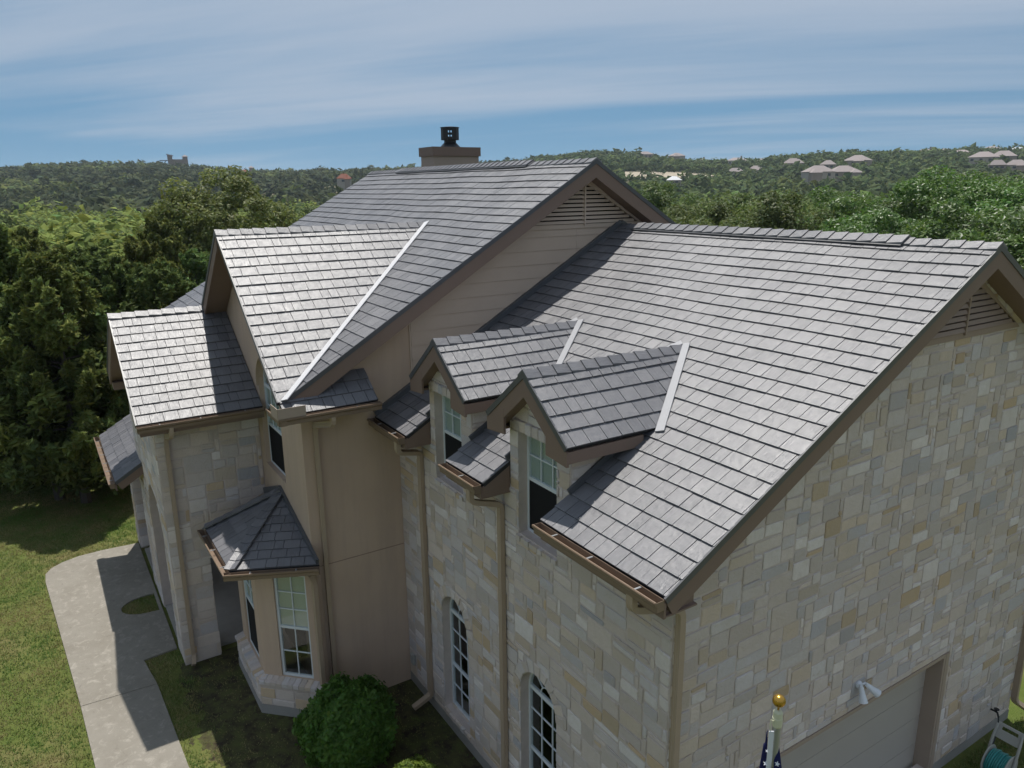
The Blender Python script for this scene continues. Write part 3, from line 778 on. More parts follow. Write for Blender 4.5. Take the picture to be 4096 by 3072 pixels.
# ridge caps: folded pieces overlapping along each ridge
def ridge_caps(p, q, pitch_a, pitch_b, parent, step=0.235, lift=0.03, w=0.165, name='ridge_cap'):
    p, q = Vector(p), Vector(q); L = (q - p).length; d = (q - p) / L
    side = d.cross(Vector((0, 0, 1))).normalized()          # side a: +side, falls with pitch_a
    n = max(1, int(round(L / step))); st = L / n
    da = (side - Vector((0, 0, pitch_a))).normalized(); db = (-side - Vector((0, 0, pitch_b))).normalized()
    base = None
    for i in range(n):
        a = p + d * (i * st - .004); b = p + d * ((i + 1) * st + .012); sd = random.random()
        la, lb = lift + .030, lift + .008
        ta, tb = a + Vector((0, 0, la)), b + Vector((0, 0, lb))
        vs = [ta + da * w, ta, ta + db * w, tb + da * w, tb, tb + db * w]
        vs += [v - Vector((0, 0, .034)) for v in vs]
        fs = [(0, 1, 4, 3), (1, 2, 5, 4), (6, 9, 10, 7), (7, 10, 11, 8), (0, 6, 7, 1), (1, 7, 8, 2), (3, 4, 10, 9), (4, 5, 11, 10), (0, 3, 9, 6), (2, 8, 11, 5)]
        # orient
        cen = sum((Vector(v) for v in vs), Vector()) / 12
        MB().add(vs, [f[::-1] for f in fs], tc=[((k % 3) * w, (k // 3) % 2 * st, sd) for k in range(12)]).build(name, M['tile'], parent)
ridge_caps((0.01, 5.727, 8.961), (-7.45, 5.727, 8.961), PG, PG, rG)
ridge_caps((XM + .01, 4.779, 10.267), (-18.7, 4.779, 10.267), PM, PM, rM, step=.245)
ridge_caps((XC, YCF - .01, ZC), (XC, 2.70, ZC), PC, PC, rC)
ridge_caps((XP, YP - .01, ZP), (XP, YC - .01, ZP), PP, PP, rP, step=.25)
for xd in XD: ridge_caps((xd, YD - .01, ZD), (xd, 3.05, ZD), PD, PD, rG, w=.15)
# raised ridge vents: dark slot body with its own caps
def ridge_vent(p, q, pitch, parent):
    p, q = Vector(p), Vector(q); d = (q - p).normalized(); side = d.cross(Vector((0, 0, 1))).normalized()
    for s in (1, -1):
        dn = (side * s - Vector((0, 0, pitch))).normalized(); up = Vector((0, 0, 1)) + side * s * pitch; up.normalize()
        c0, c1 = p + dn * .17, q + dn * .17
        MB().beam(c0 + up * .042, c1 + up * .042, .045, .024, up=up).build('vent_strip', M['roofmetal'], parent)
    ridge_caps(p + Vector((0, 0, .036)), q + Vector((0, 0, .036)), pitch, pitch, parent, lift=.03, w=.20)
ridge_vent((-1.25, 5.727, 8.961), (-7.0, 5.727, 8.961), PG, rG)
ridge_vent((-9.45, 4.779, 10.267), (-16.4, 4.779, 10.267), PM, rM)
# ---- gutters: open troughs with hangers
def gutter(p, q, out, w=0.125, h=0.115, hang=0.62, mat=None, caps=(True, True)):
    """p,q: top back edge; out: horizontal outward direction"""
    p, q, out = Vector(p), Vector(q), Vector(out).normalized(); Z = Vector((0, 0, 1)); t = 0.006
    prof = [(0, 0), (w, 0), (w, -0.028), (w - .028, -.055), (w - .028, -h), (0, -h)]
    mb = MB()
    def strip(a, b):       # one sheet of the folded profile, with thickness
        (d0, z0), (d1, z1) = a, b
        e = Vector((d1 - d0, z1 - z0)).normalized(); nx, nz = -e.y * t, e.x * t
        c = [(d0, z0), (d1, z1), (d1 + nx, z1 + nz), (d0 + nx, z0 + nz)]
        vs = [P + out * d + Z * z for P in (p, q) for d, z in c]
        mb.add(vs, [(0, 1, 2, 3), (7, 6, 5, 4), (0, 4, 5, 1), (1, 5, 6, 2), (2, 6, 7, 3), (3, 7, 4, 0)])
    strip((0.001, -h), (0.001, 0)); strip((w - .028, -h), (0, -h)); strip((w - .028, -.055), (w - .028, -h)); strip((w, -.026), (w - .028, -.055)); strip((w, 0.0), (w, -.026)); strip((w - .016, 0.001), (w, 0.001))
    for use, P, sg in ((caps[0], p, -1), (caps[1], q, 1)):
        if not use: continue
        d = (q - p).normalized() * sg * .004
        a = [P + out * x + Z * z for x, z in prof]; b = [v + d for v in a]; k = len(a)
        mb.add(a + b, [tuple(range(k)), tuple(range(2 * k - 1, k - 1, -1))] + [(i, (i + 1) % k, k + (i + 1) % k, k + i) for i in range(k)])
    g = mb.build('gutter', mat or M['gutter'], HOUSE)
    L = (q - p).length; n = max(1, int(L / hang)); d = (q - p) / L
    for i in range(n):
        c = p + d * (L * (i + .5) / n + random.uniform(-.05, .05)) - Z * .012
        MB().beam(c + out * .006, c + out * (w - .008), 0.026, 0.008).build('gutter_hanger', M['steel'], g)
    return g
def spout(pts, mat=None, r=0.052):
    mb = MB(); P = [Vector(p) for p in pts]
    # rounded elbows
    out = [P[0]]
    for i in range(1, len(P) - 1):
        a, b, c = P[i - 1], P[i], P[i + 1]; d0 = (a - b); d1 = (c - b); k = min(.07, d0.length * .45, d1.length * .45)
        s, e = b + d0.normalized() * k, b + d1.normalized() * k
        for t in (0, .33, .67, 1): out.append(s.lerp(b, t).lerp(b.lerp(e, t), t))
    out.append(P[-1])
    ang = math.pi / 4
    V = []; F = []; prev = None; pr4 = [(-1, -.72), (-.4, -.62), (0, -.72), (.4, -.62), (1, -.72), (1, .72), (.4, .62), (0, .72), (-.4, .62), (-1, .72)]
    k = len(pr4)
    for i, p in enumerate(out):
        a = (out[min(i + 1, len(out) - 1)] - out[max(i - 1, 0)]).normalized()
        if prev is None:
            ref = Vector((1, 0, 0)) if abs(a.x) < .8 else Vector((0, 1, 0)); x = (ref - a * ref.dot(a)).normalized()
        else: x = (prev - a * prev.dot(a)).normalized()
        prev = x; y = a.cross(x)
        V += [p + (x * u + y * v) * r for u, v in pr4]
    for i in range(len(out) - 1):
        for j in range(k): F.append((i * k + j, i * k + (j + 1) % k, (i + 1) * k + (j + 1) % k, (i + 1) * k + j))
    F += [tuple(range(k - 1, -1, -1)), tuple((len(out) - 1) * k + j for j in range(k))]
    mb.add(V, F); return mb.build('downspout', mat or M['spout'], HOUSE)
for a, b in ((X1 + .02, XD[0] - HD - .02), (XD[0] + HD + .02, XD[1] - HD - .02), (XD[1] + HD + .02, -.005)):
    gutter((a, -.028, 5.715), (b, -.028, 5.715), (0, -1, 0))
    MB().box((a, -.026, 5.49), (b, .006, 5.67)).build('fascia', M['trim'], HOUSE)
    MB().box((a, .008, 5.50), (b, YF - .003, 5.52)).build('soffit', M['trim'], HOUSE)
gutter((XPE + .028, YP, ZPE - .005), (XPE + .028, YC - .03, ZPE - .005), (1, 0, 0))
MB().box((XPE - .005, YP + .045, ZPE - .22), (XPE + .026, YC - .003, ZPE - .05)).build('fascia', M['trim'], HOUSE)
MB().box((XPE - .52, YP + .045, ZPE - .215), (XPE - .007, YC - .003, ZPE - .195)).build('soffit', M['trim'], HOUSE)
zpe = ZC - PC * (-6.99 - XC)
gutter((-6.965, -1.93, zpe - .01), (-6.965, -.15, zpe - .01), (1, 0, 0), w=.13)
MB().box((-6.995, -1.80, zpe - .14), (-6.968, -.15, zpe - .04)).build('fascia', M['trim'], HOUSE)
gutter((-7.62, -1.80, zpe - .01), (-6.84, -1.80, zpe - .01), (0, -1, 0), w=.13)
sg_ = MB(); sg_.box((-6.845, -1.94, zpe - .02), (-6.835, -1.48, zpe + .17)); sg_.box((-7.24, -1.945, zpe - .02), (-6.846, -1.935, zpe + .17)); sg_.build('splash_guard', M['trimtan'], HOUSE)
spout([(-.42, -.09, 5.60), (-.42, -.09, 5.42), (-.285, .50, 5.30), (-.285, .51, 5.10), (-.285, .51, .08)])
spout([(-6.42, -.09, 5.60), (-6.42, -.09, 5.40), (-6.57, .395, 5.26), (-6.57, .395, 5.0), (-6.57, .395, .30), (-6.57, .02, .16)])
spout([(-3.90, -.09, 5.60), (-3.90, -.09, 5.40), (-3.86, .395, 5.26), (-3.86, .395, 5.0), (-3.86, .395, .26), (-3.86, .05, .14)])
spout([(-6.91, -1.02, zpe - .1), (-6.91, -1.02, zpe - .26), (-7.545, -1.14, zpe - .42), (-7.545, -1.14, zpe - .62), (-7.545, -1.14, .05)])
spout([(-7.30, -1.53, 3.12), (-7.36, -1.44, 2.92), (-7.36, -1.44, .04)])
spout([(XPE + .09, -3.12, ZPE - .1), (XPE + .09, -3.14, ZPE - .28), (-10.605, -3.16, ZPE - .42), (-10.605, -3.18, ZPE - .6), (-10.605, -3.20, .22), (-10.44, -3.24, .10)])
spout([(-.283, 9.345, 6.0), (-.283, 9.345, .42), (-.10, 9.56, .22)])

# ---- windows
def window(fr, cx, z0, w, h, depth=0.145, cols=2, rows=3, split=0.5, lower='screen', back=None, spring=None, low_cols=2, low_rows=2, label=None, ft=0.045):
    """fr: wall frame; opening from z0, height h; the unit sits back by depth; arched above spring when given"""
    f = Fr(fr.p(cx, z0, -depth), fr.u, fr.v); hw = w / 2
    def outline(g):
        if spring is None: return rect(-hw + g, g, hw - g, h - g)
        s = spring - z0; pts = [(-hw + g, g), (hw - g, g)]
        return pts + [((hw - g) * math.cos(math.pi * i / 16), s + (hw - g) * math.sin(math.pi * i / 16)) for i in range(17)]
    W = slab(MB(), f, [outline(0.001), outline(ft)], -0.05, 0.0).build('window', M['winframe'], HOUSE, label=label)
    top = h if spring is None else spring - z0
    zr = top * split
    MB().box((0, 0, 0), (0, 0, 0))
    def bar(a0, b0, a1, b1, name='muntin', th=0.018, d0=-.036, d1=-.014):
        a = Vector((a0, b0)); b = Vector((a1, b1)); e = (b - a).normalized(); n_ = Vector((-e.y, e.x)) * th / 2
        q = [a - n_, b - n_, b + n_, a + n_]
        return slab(MB(), f, [[tuple(v) for v in q]], d0, d1).build(name, M['winframe'], W)
    bar(-hw + ft, zr, hw - ft, zr, 'meeting_rail', 0.05, -.045, -.006)
    if spring is not None: bar(-hw + ft, top, hw - ft, top, 'transom', 0.065, -.046, -.004)
    ztop = top - (0.033 if spring is not None else ft)
    x0, x1 = -hw + ft, hw - ft
    def grid(za, zb, nc, nr):
        for i in range(1, nc): bar(x0 + (x1 - x0) * i / nc, za, x0 + (x1 - x0) * i / nc, zb)
        for j in range(1, nr): bar(x0, za + (zb - za) * j / nr, x1, za + (zb - za) * j / nr, d0=-.0355, d1=-.0145)
        for i in range(nc):
            for j in range(nr):
                a, b = x0 + (x1 - x0) * i / nc, x0 + (x1 - x0) * (i + 1) / nc; c, d = za + (zb - za) * j / nr, za + (zb - za) * (j + 1) / nr
                slab(MB(), f, [rect(a + .001, c + .001, b - .001, d - .001)], -.030, -.026).build('pane', M['glass'], W)
    grid(zr + .025, ztop, cols, rows)
    if lower == 'screen': slab(MB(), f, [rect(x0, ft, x1, zr - .025)], -.016, -.010).build('screen', M['screen'], W)
    else: grid(ft, zr - .025, low_cols, low_rows)
    if spring is not None:
        arc = [((hw - ft - .002) * math.cos(math.pi * i / 16), top + .034 + (hw - ft - .034) * math.sin(math.pi * i / 16)) for i in range(17)]
        slab(MB(), f, [arc], -.030, -.026).build('pane', M['glass'], W)
        rr = hw * 0.34; prevp = None
        arcp = [(rr * math.cos(math.pi * i / 8), top + .03 + rr * math.sin(math.pi * i / 8)) for i in range(9)]
        mb = MB(); mb.tube([f.p(a, b, -.02) for a, b in arcp], 0.010, 6); mb.build('muntin', M['winframe'], W)
        for t in (45, 135): bar(rr * math.cos(R(t)), top + .03 + rr * math.sin(R(t)), (hw - ft) * math.cos(R(t)), top + (hw - ft) * math.sin(R(t)))
    if back:
        bk = MB(); n = int((h if lower != 'screen' else top - zr) / 0.05); zb0 = zr
        slab(MB(), f, [rect(x0, zb0, x1, top - .02)], -.05, -.045).build('blind', M[back], W)
    # near-black panel behind the glass; the unlit room is painted dark
    bx_ = MB()
    slab(bx_, f, [rect(-hw - .1, -.1, hw + .1, h + .1)], -.75, -.74); bx_.build('dark_room_panel', M['room'], W)
    return W
for xw in XW:
    window(frF, xw, 4.95, .93, 1.55, cols=3, rows=2, split=0.53, back='blind')
    window(frF, xw, 0.37, .94, 2.46, cols=3, rows=3, split=0.44, lower='glass', spring=2.36, low_cols=3, low_rows=2)
window(frC, AX, AZ0, 2 * AHW, 2.38, depth=0.10, cols=4, rows=2, split=0.51, spring=AZS, back='blind')
# plaster surround of the tall arched window
def ring_poly(x, zs, r, z0): return [(x - r, z0), (x + r, z0)] + [(x + r * math.cos(math.pi * i / 18), zs + r * math.sin(math.pi * i / 18)) for i in range(19)]
slab(MB(), frC, [[(AX - AHW - .13, AZS)] + [(AX - (AHW + .13) * math.cos(math.pi * i / 18), AZS + (AHW + .13) * math.sin(math.pi * i / 18)) for i in range(1, 19)] + [(AX + AHW + .003, AZS)] + [(AX + (AHW + .003) * math.cos(math.pi * i / 18), AZS + (AHW + .003) * math.sin(math.pi * i / 18)) for i in range(1, 19)]], 0.002, 0.05).build('window_surround', M['stucco'], HOUSE)

# ---- bay window below the tall arch
BL, BR, BY = -9.99, -8.31, -2.26
bl2, br2 = (-10.66, -1.60), (-7.41, YC)
nd = (Vector((br2[0], br2[1], 0)) - Vector((BR, BY, 0))); LD = nd.length; nd.normalize()
frB = Fr((0, BY, 0), (1, 0, 0), (0, 0, 1)); frD = Fr((BR, BY, 0), nd, (0, 0, 1))
wall('bay_wall', frB, [rect(BL, .5, BR, 3.15), rect(-9.60, .78, -8.68, 2.92)], M['stucco'], .13)
wall('bay_wall', frD, [rect(0.002, .5, LD - .002, 3.15), rect(.36, .78, 1.02, 2.96)], M['stucco'], .13)
ndl = Vector((BL - bl2[0], BY - bl2[1], 0)); LL = ndl.length
frL = Fr((bl2[0], bl2[1], 0), ndl, (0, 0, 1)); wall('bay_wall', frL, [rect(.002, .5, LL - .002, 3.15)], M['stucco'], .13)
window(frB, -9.14, .78, .92, 2.14, depth=.04, cols=2, rows=3, split=.5, lower='screen', back='blind', label='white bay window with a dark lower screen')
window(frD, .69, .78, .66, 2.18, depth=.04, cols=2, rows=3, split=.48, lower='glass', back='curtain', low_cols=2, low_rows=2, label='white bay window with pale curtain')
OB = .13
frB2 = Fr((0, BY - OB, 0), (1, 0, 0), (0, 0, 1)); cB = (BR + .054, BY - OB)
frD2 = Fr((cB[0], cB[1], 0), nd, (0, 0, 1)); LD2 = (YC - cB[1]) / nd.y
cL = (BL - .06, BY - OB)
wb = wall('bay_stone_base', frB2, [rect(cL[0], 0.16, cB[0], .74)], M['mortar'], .12)
stone_field(frB2, rect(cL[0], .2, cB[0], .66), [], wb, cell=.08); sill_stones(frB2, cL[0], cB[0], .76, wb, .13, .10)
wd = wall('bay_stone_base', frD2, [rect(.002, .16, LD2 - .01, .74)], M['mortar'], .12)
stone_field(frD2, rect(0.0, .2, LD2 - .02, .66), [], wd, cell=.08); sill_stones(frD2, 0.0, LD2 - .02, .76, wd, .13, .10)
MB().prism([(cL[0], cL[1] - .02, .2), (cB[0], cB[1] - .02, .2), (br2[0] + .17, YC - .002, .2), (-10.6, YC - .002, .2)], (0, 0, 1), .6).build('foundation', M['concrete_base'], HOUSE)
# bay roof: three faces rising to one point on the wall
A_ = Vector((-9.35, YC, 3.98)); e1 = Vector((-9.97, -2.76, 3.28)); e2 = Vector((-7.90, -2.74, 3.28)); e3 = Vector((-7.22, YC, 3.30)); e0 = Vector((-10.64, -1.95, 3.28)); w0_ = Vector((-10.64, YC, 3.5))
def face_roof(a, b, tops, name):
    u = (b - a).normalized(); n_ = (b - a).cross(tops[0] - a).normalized(); v = n_.cross(u)
    fr = Fr(a, u, v); poly = [((p - a).dot(u), (p - a).dot(v)) for p in [a, b] + tops]
    r_ = deck(name, fr, [ccw(poly)], .04)
    tile_field(fr, ccw(poly), [], r_, e=.22); return r_
rB = face_roof(e1, e2, [A_], 'bay_roof'); face_roof(e2, e3, [A_], 'bay_roof'); face_roof(e0, e1, [A_, w0_], 'bay_roof')
def hip_caps(p, q, na, nb, parent, step=.22, w=.115):
    p, q = Vector(p), Vector(q); L = (q - p).length; d = (q - p) / L; n = int(round(L / step)); na, nb = na.normalized(), nb.normalized()
    sa = d.cross(na).normalized(); sb = nb.cross(d).normalized(); up = (na + nb).normalized()
    for i in range(n):
        a = p + d * (L * i / n); b = p + d * (L * (i + 1) / n + .012); sd = random.random()
        ta, tb = a + up * .050, b + up * .036
        vs = [ta + sa * w, ta, ta + sb * w, tb + sa * w, tb, tb + sb * w]; vs += [x - up * .03 for x in vs]
        fs = [(0, 1, 4, 3), (1, 2, 5, 4), (6, 9, 10, 7), (7, 10, 11, 8), (0, 6, 7, 1), (1, 7, 8, 2), (3, 4, 10, 9), (4, 5, 11, 10), (0, 3, 9, 6), (2, 8, 11, 5)]
        MB().add(vs, fs, tc=[((k % 3) * w, (k // 3) % 2 * .2, sd) for k in range(12)]).build('hip_cap', M['tile'], parent)
n1_ = (e2 - e1).cross(A_ - e1); n2_ = (e3 - e2).cross(A_ - e2); n0_ = (e1 - e0).cross(A_ - e0)
hip_caps(e2, A_, n1_, n2_, rB); hip_caps(e1, A_, n0_, n1_, rB)
MB().beam(e3 + Vector((0, -.03, .06)), A_ + Vector((0, -.03, .06)), .05, .12, up=(0, 0, 1)).build('wall_flashing', M['roofmetal'], rB)
MB().beam(w0_ + Vector((0, -.03, .06)), A_ + Vector((0, -.03, .06)), .05, .12, up=(0, 0, 1)).build('wall_flashing', M['roofmetal'], rB)
od = Vector((nd.y, -nd.x, 0)); og_ = (e3 - e2); og_.z = 0; og_.normalize(); og_ = Vector((og_.y, -og_.x, 0))
gutter(e1 + Vector((-.05, -.02, -.01)), e2 + Vector((.07, -.02, -.01)), (0, -1, 0), w=.12)
gutter(e2 + og_ * .02 + Vector((0, 0, -.008)) - (e3 - e2).normalized() * .10, e3 + og_ * .02 + Vector((0, 0, -.02)), og_, w=.12)
MB().prism([e1 + Vector((0, 0, -.14)), e2 + Vector((0, 0, -.14)), e3 + Vector((0, .0, -.16)), Vector((-10.64, YC, 3.14)), e0 + Vector((0, 0, -.14))], (0, 0, 1), .03).build('soffit', M['trim'], HOUSE)
for a, b in ((e1, e2), (e2, e3), (e0, e1)):
    MB().beam(a + Vector((0, .0, -.085)), b + Vector((0, 0, -.085)), .03, .10).build('fascia', M['trim'], HOUSE)

# ---- stone entry
XS, YS = -10.67, -3.37
frS = Fr((XS, 0, 0), (0, 1, 0), (0, 0, 1))
s_out = [(YS, 0), (-2.64, 0), (-2.64, 2.30), (YC - .003, 2.30), (YC - .003, 5.33), (YS, 5.33)]
wS = wall('entry_side_wall', frS, [s_out], M['mortar'], .30, label='cream limestone side wall of the entry')
stone_field(frS, rect(YS, 0.02, YC, 5.36), [rect(-2.63, -1, -1, 2.31)], wS, cell=.094)
frSf = Fr((0, YS, 0), (1, 0, 0), (0, 0, 1))
def gz(x): return ZP - PP * abs(x - XP) - .12
f_out = [(-15.0, 0), (-14.2, 0), (-13.43, 0), (-13.43, 2.5)] + [(-12.44 - .99 * math.cos(math.pi * i / 10), 2.5 + .99 * math.sin(math.pi * i / 10)) for i in range(1, 10)] + [(-11.45, 2.5), (-11.45, 0), (XS - .302, 0), (XS - .302, gz(XS - .302)), (XP, gz(XP)), (-15.0, gz(-15.0))]
wSf = wall('entry_front_wall', frSf, [f_out], M['mortar'], .45, label='cream limestone entry front with an arch')
stone_field(frSf, [(-15.0, 0.02), (XS, .02), (XS, gz(XS)), (XP, gz(XP)), (-15.0, gz(-15))], [arch_poly(-12.44, -1, 2.5, .99)], wSf, cell=.11)
# far porch bay with its own lean-to roof
frSh = Fr((0, -3.98, 3.22), (1, 0, 0), (0, 1, .6)); sS = math.sqrt(1.36)
rS = deck('porch_roof', frSh, [rect(-18.0, 0, -13.9, 2.3 * sS)], label='low grey shake porch roof beside the entry')
tile_field(frSh, rect(-18.0, 0, -13.9, 2.3 * sS), [], rS, e=.25)
gutter((-18.02, -4.0, 3.21), (-13.88, -4.0, 3.21), (0, -1, 0))
rake((-13.9, -3.98, 3.22), (-13.9, -1.7, 3.22 + .6 * 2.28), (0, -.6, 1), (1, 0, 0), .18, .1, soff=False)
MB().box((-18.0, -3.99, 3.02), (-13.9, -3.96, 3.16)).build('fascia', M['trim'], HOUSE)
wSp = slab(MB(), Fr((-17.2, 0, 0), (0, 1, 0), (0, 0, 1)), [rect(-3.42, 0, -1.4, 3.2)], -.6, 0).build('porch_pier', M['mortar'], HOUSE)
stone_field(Fr((-17.2, 0, 0), (0, 1, 0), (0, 0, 1)), rect(-3.42, .02, -2.2, 3.1), [], wSp, cell=.12)
stone_field(Fr((0, -3.42, 0), (1, 0, 0), (0, 0, 1)), rect(-17.8, .02, -17.2, 3.1), [], wSp, cell=.12)
MB().box((-17.0, YS + .02, -.2), (XS - .31, YC - .002, .06)).build('porch_floor', M['concrete_base'], HOUSE)
MB().box((-19.0, YC - .001, -.2), (-13.901, YC + .12, 4.4)).build('stucco_entry_wall', M['stucco'], HOUSE)

# ---- chimney
ch = MB().box((-17.58, 6.02, 7.6), (-16.71, 7.62, 10.80)).build('chimney', M['trimtan'], HOUSE)
MB().box((-17.63, 5.97, 10.73), (-16.66, 7.67, 11.0)).build('chimney_cap', M['trim'], ch)
fc = Vector((-17.12, 6.83, 11.0))
MB().lathe(fc, [(.33, 0), (.31, .03), (.19, .15), (.19, .23)], 16).build('flue_cone', M['black'], ch)
fl = MB(); Rf = .29
for i in range(12):
    t0, t1 = 2 * math.pi * (i - .5) / 12 + R(-28.5), 2 * math.pi * (i + .5) / 12 + R(-28.5)
    a = fc + Vector((math.cos(t0) * Rf, math.sin(t0) * Rf, .23)); b = fc + Vector((math.cos(t1) * Rf, math.sin(t1) * Rf, .23)); u = (b - a)
    f_ = Fr(a, u, (0, 0, 1)); Lf = u.length
    if i in (0, 6): slab(fl, f_, [rect(0, 0, Lf, .36), rect(.015, .09, Lf / 2 - .02, .175), rect(Lf / 2 + .02, .09, Lf - .015, .175), rect(.015, .21, Lf / 2 - .02, .31), rect(Lf / 2 + .02, .21, Lf - .015, .31)], -.012, 0)
    else: slab(fl, f_, [rect(0, 0, Lf, .36)], -.012, 0)
fl.lathe(fc + Vector((0, 0, .59)), [(.305, 0), (.30, .02), (.02, .05)], 12); fl.build('flue_cap', M['black'], ch)

# ---- sort the stones and tiles: the largest in view stay separate pieces, the rest join per surface
def flush_pieces():
    rest = {}
    for kind, keep in (('tile', 300), ('stone', 300), ('sill_stone', 60)):
        L = sorted([p for p in PIECES if p[1] == kind], key=lambda p: -p[0])
        for i, (sc, nm, par, mb, mt) in enumerate(L):
            if i < keep: mb.build(nm, mt, par)
            else: rest.setdefault((nm, par), []).append(mb)
    for (nm, par), l in rest.items():
        big = MB()
        for m in l:
            k = len(big.v); big.v += m.v; big.f += [tuple(i + k for i in f) for f in m.f]; big.tc += m.tc; big.col += m.col
        big.build({'tile': 'shake_tiles', 'stone': 'wall_stones', 'sill_stone': 'sill_stones'}[nm], M['tile'] if nm == 'tile' else M['stone'], par, kind='stuff')
flush_pieces()

# ------------------------------------------------------------------ things on and by the house
fl_ = empty('flood_light', (XE, 4.2, 2.78), 'white twin flood light over the garage door', 'light')
MB().lathe((XE + .03, 4.2, 2.82), [(.055, -.03), (.06, 0), (.045, .035)], 14, axis=(1, 0, 0)).build('base_plate', M['whiteplastic'], fl_)
for dy, ax in ((-.09, Vector((.35, -.12, -1))), (.13, Vector((.55, .55, -.62)))):
    ax.normalize(); c = Vector((XE + .10, 4.2 + dy * .6, 2.83))
    MB().tube([(XE + .045, 4.2, 2.82), (XE + .08, 4.2 + dy * .5, 2.86), c], .016, 8).build('arm', M['whiteplastic'], fl_)
    MB().lathe(c, [(.026, -.025), (.032, 0), (.04, .07), (.062, .19), (.064, .20), (.052, .18), (.03, .10)], 18, axis=ax).build('lamp_shade', M['whiteplastic'], fl_, smooth=False)
tp = empty('wall_tap', (XE, 8.58, .5), 'small black garden tap on the limestone wall', 'tap')
mb = MB(); mb.tube([(XE + .01, 8.58, .52), (XE + .12, 8.58, .52), (XE + .15, 8.58, .44)], .018, 8); mb.lathe((XE + .10, 8.58, .56), [(.01, -.03), (.01, 0), (.045, .01), (.045, .02)], 10); mb.build('tap_body', M['black'], tp)
ub = empty('meter_box', (-7.34, YF - .01, .62), 'small grey meter box low on the limestone wall', 'box')
MB().box((-7.40, YF - .09, .54), (-7.28, YF - .034, .74)).build('box_body', M['greyplastic'], ub)
MB().box((-7.405, YF - .10, .735), (-7.275, YF - .032, .75)).build('box_lid', M['greyplastic'], ub)

# flagpole with its flag hanging limp
FX, FY, FT = 2.45, -1.46, 6.60
fp = empty('flagpole', (FX, FY, 0), 'aluminium flagpole with gold ball finial before the garage', 'flagpole')
MB().lathe((FX, FY, 0), [(.038, 0), (.034, 3), (.026, FT - .08), (.026, FT - .06)], 18).build('pole', M['steel'], fp, smooth=False)
MB().lathe((FX, FY, FT - .075), [(.029, 0), (.031, .005), (.031, .06), (.029, .062), (.028, .10), (.018, .115)], 18).build('pole_cap', M['plastic'], fp)
MB().lathe((FX, FY, FT + .03), [(.006, 0), (.0075, .035), (.010, .04)], 10).build('finial_stem', M['gold'], fp)
prof = [(.0401 * math.sin(t), .105 - .0401 * math.cos(t)) for t in [math.pi * (.06 + .88 * i / 12) for i in range(13)]]
MB().lathe((FX, FY, FT + .0), prof, 20).build('finial_ball', M['gold'], fp, smooth=True)
mb = MB(); mb.tube([(FX + .0, FY - .03, FT - .03), (FX - .012, FY - .045, FT - .02), (FX - .010, FY - .052, FT - .06), (FX - .005, FY - .05, FT - .10)], .0035, 6); mb.build('rope', M['plastic'], fp)
fg = empty('flag', (FX, FY, 4.8), 'navy and white starred flag hanging limp on the pole', 'flag')
sideV = Vector((-.538, -.843, 0)).normalized()
def flag_cloth():
    nu, nv = 26, 34; V = []; F = []
    base = Vector((FX, FY, 0)) + sideV * .047
    for j in range(nv + 1):
        t = j / nv; z = FT - .10 - 1.35 * t
        amp = .012 + .055 * min(1, t * 1.6)
        for i in range(nu + 1):
            s = i / nu
            a = s * 11.0 + .6 * math.sin(t * 3)
            off = sideV * (.006 + amp * (.9 * math.sin(a) + .25) * (.25 + s)) + Vector((.843, -.538, 0)) * (amp * 1.2 * math.cos(a * .9 + .7) * (.15 + s) - .02 * s)
            V.append(base + off + Vector((0, 0, z - .16 * s * (1 - t * .5))))
    for j in range(nv):
        for i in range(nu): F.append((j * (nu + 1) + i, j * (nu + 1) + i + 1, (j + 1) * (nu + 1) + i + 1, (j + 1) * (nu + 1) + i))
    return V, F, nu, nv
V, F, nu, nv = flag_cloth()
mb = MB().add(V, F); cloth = mb.build('cloth', M['navy'], fg, smooth=True)
md = cloth.modifiers.new('thickness', 'SOLIDIFY'); md.thickness = .003
hd = MB()
for j in range(8):
    z0, z1 = FT - .10 - j * .17, FT - .10 - (j + 1) * .17
    hd.beam(Vector((FX, FY, z0)) + sideV * .040 + cr * .0 - cf * .028, Vector((FX, FY, z1)) + sideV * .040 - cf * .028, .030, .006, up=-cf)
hd.build('header_tape', M['whitecloth'], fg)
def star(c, r_, n_, up):
    n_ = n_.normalized(); x = up.cross(n_).normalized(); y = n_.cross(x); pts = []
    for i in range(10):
        a = math.pi / 2 + math.pi * i / 5; q = r_ if i % 2 == 0 else r_ * .42; pts.append(c + x * math.cos(a) * q + y * math.sin(a) * q)
    return MB().prism(pts, n_, .003)
for (i, j, r_) in ((7, 9, .022), (8, 13, .024), (20, 11, .022), (21, 15, .022), (14, 12, .02), (5, 17, .022), (9, 19, .024), (19, 19, .022)):
    c = Vector(V[j * (nu + 1) + i]); A = Vector(V[j * (nu + 1) + i + 1]) - c; B = Vector(V[(j + 1) * (nu + 1) + i]) - c; n_ = A.cross(B)
    if n_.dot(CAM - c) < 0: n_ = -n_
    n_ = n_.normalized(); n_ = (n_ + (CAM - c).normalized() * .6).normalized()
    star(c + n_ * .012, r_, n_, Vector((.12, 0, 1))).build('star', M['whitecloth'], fg)

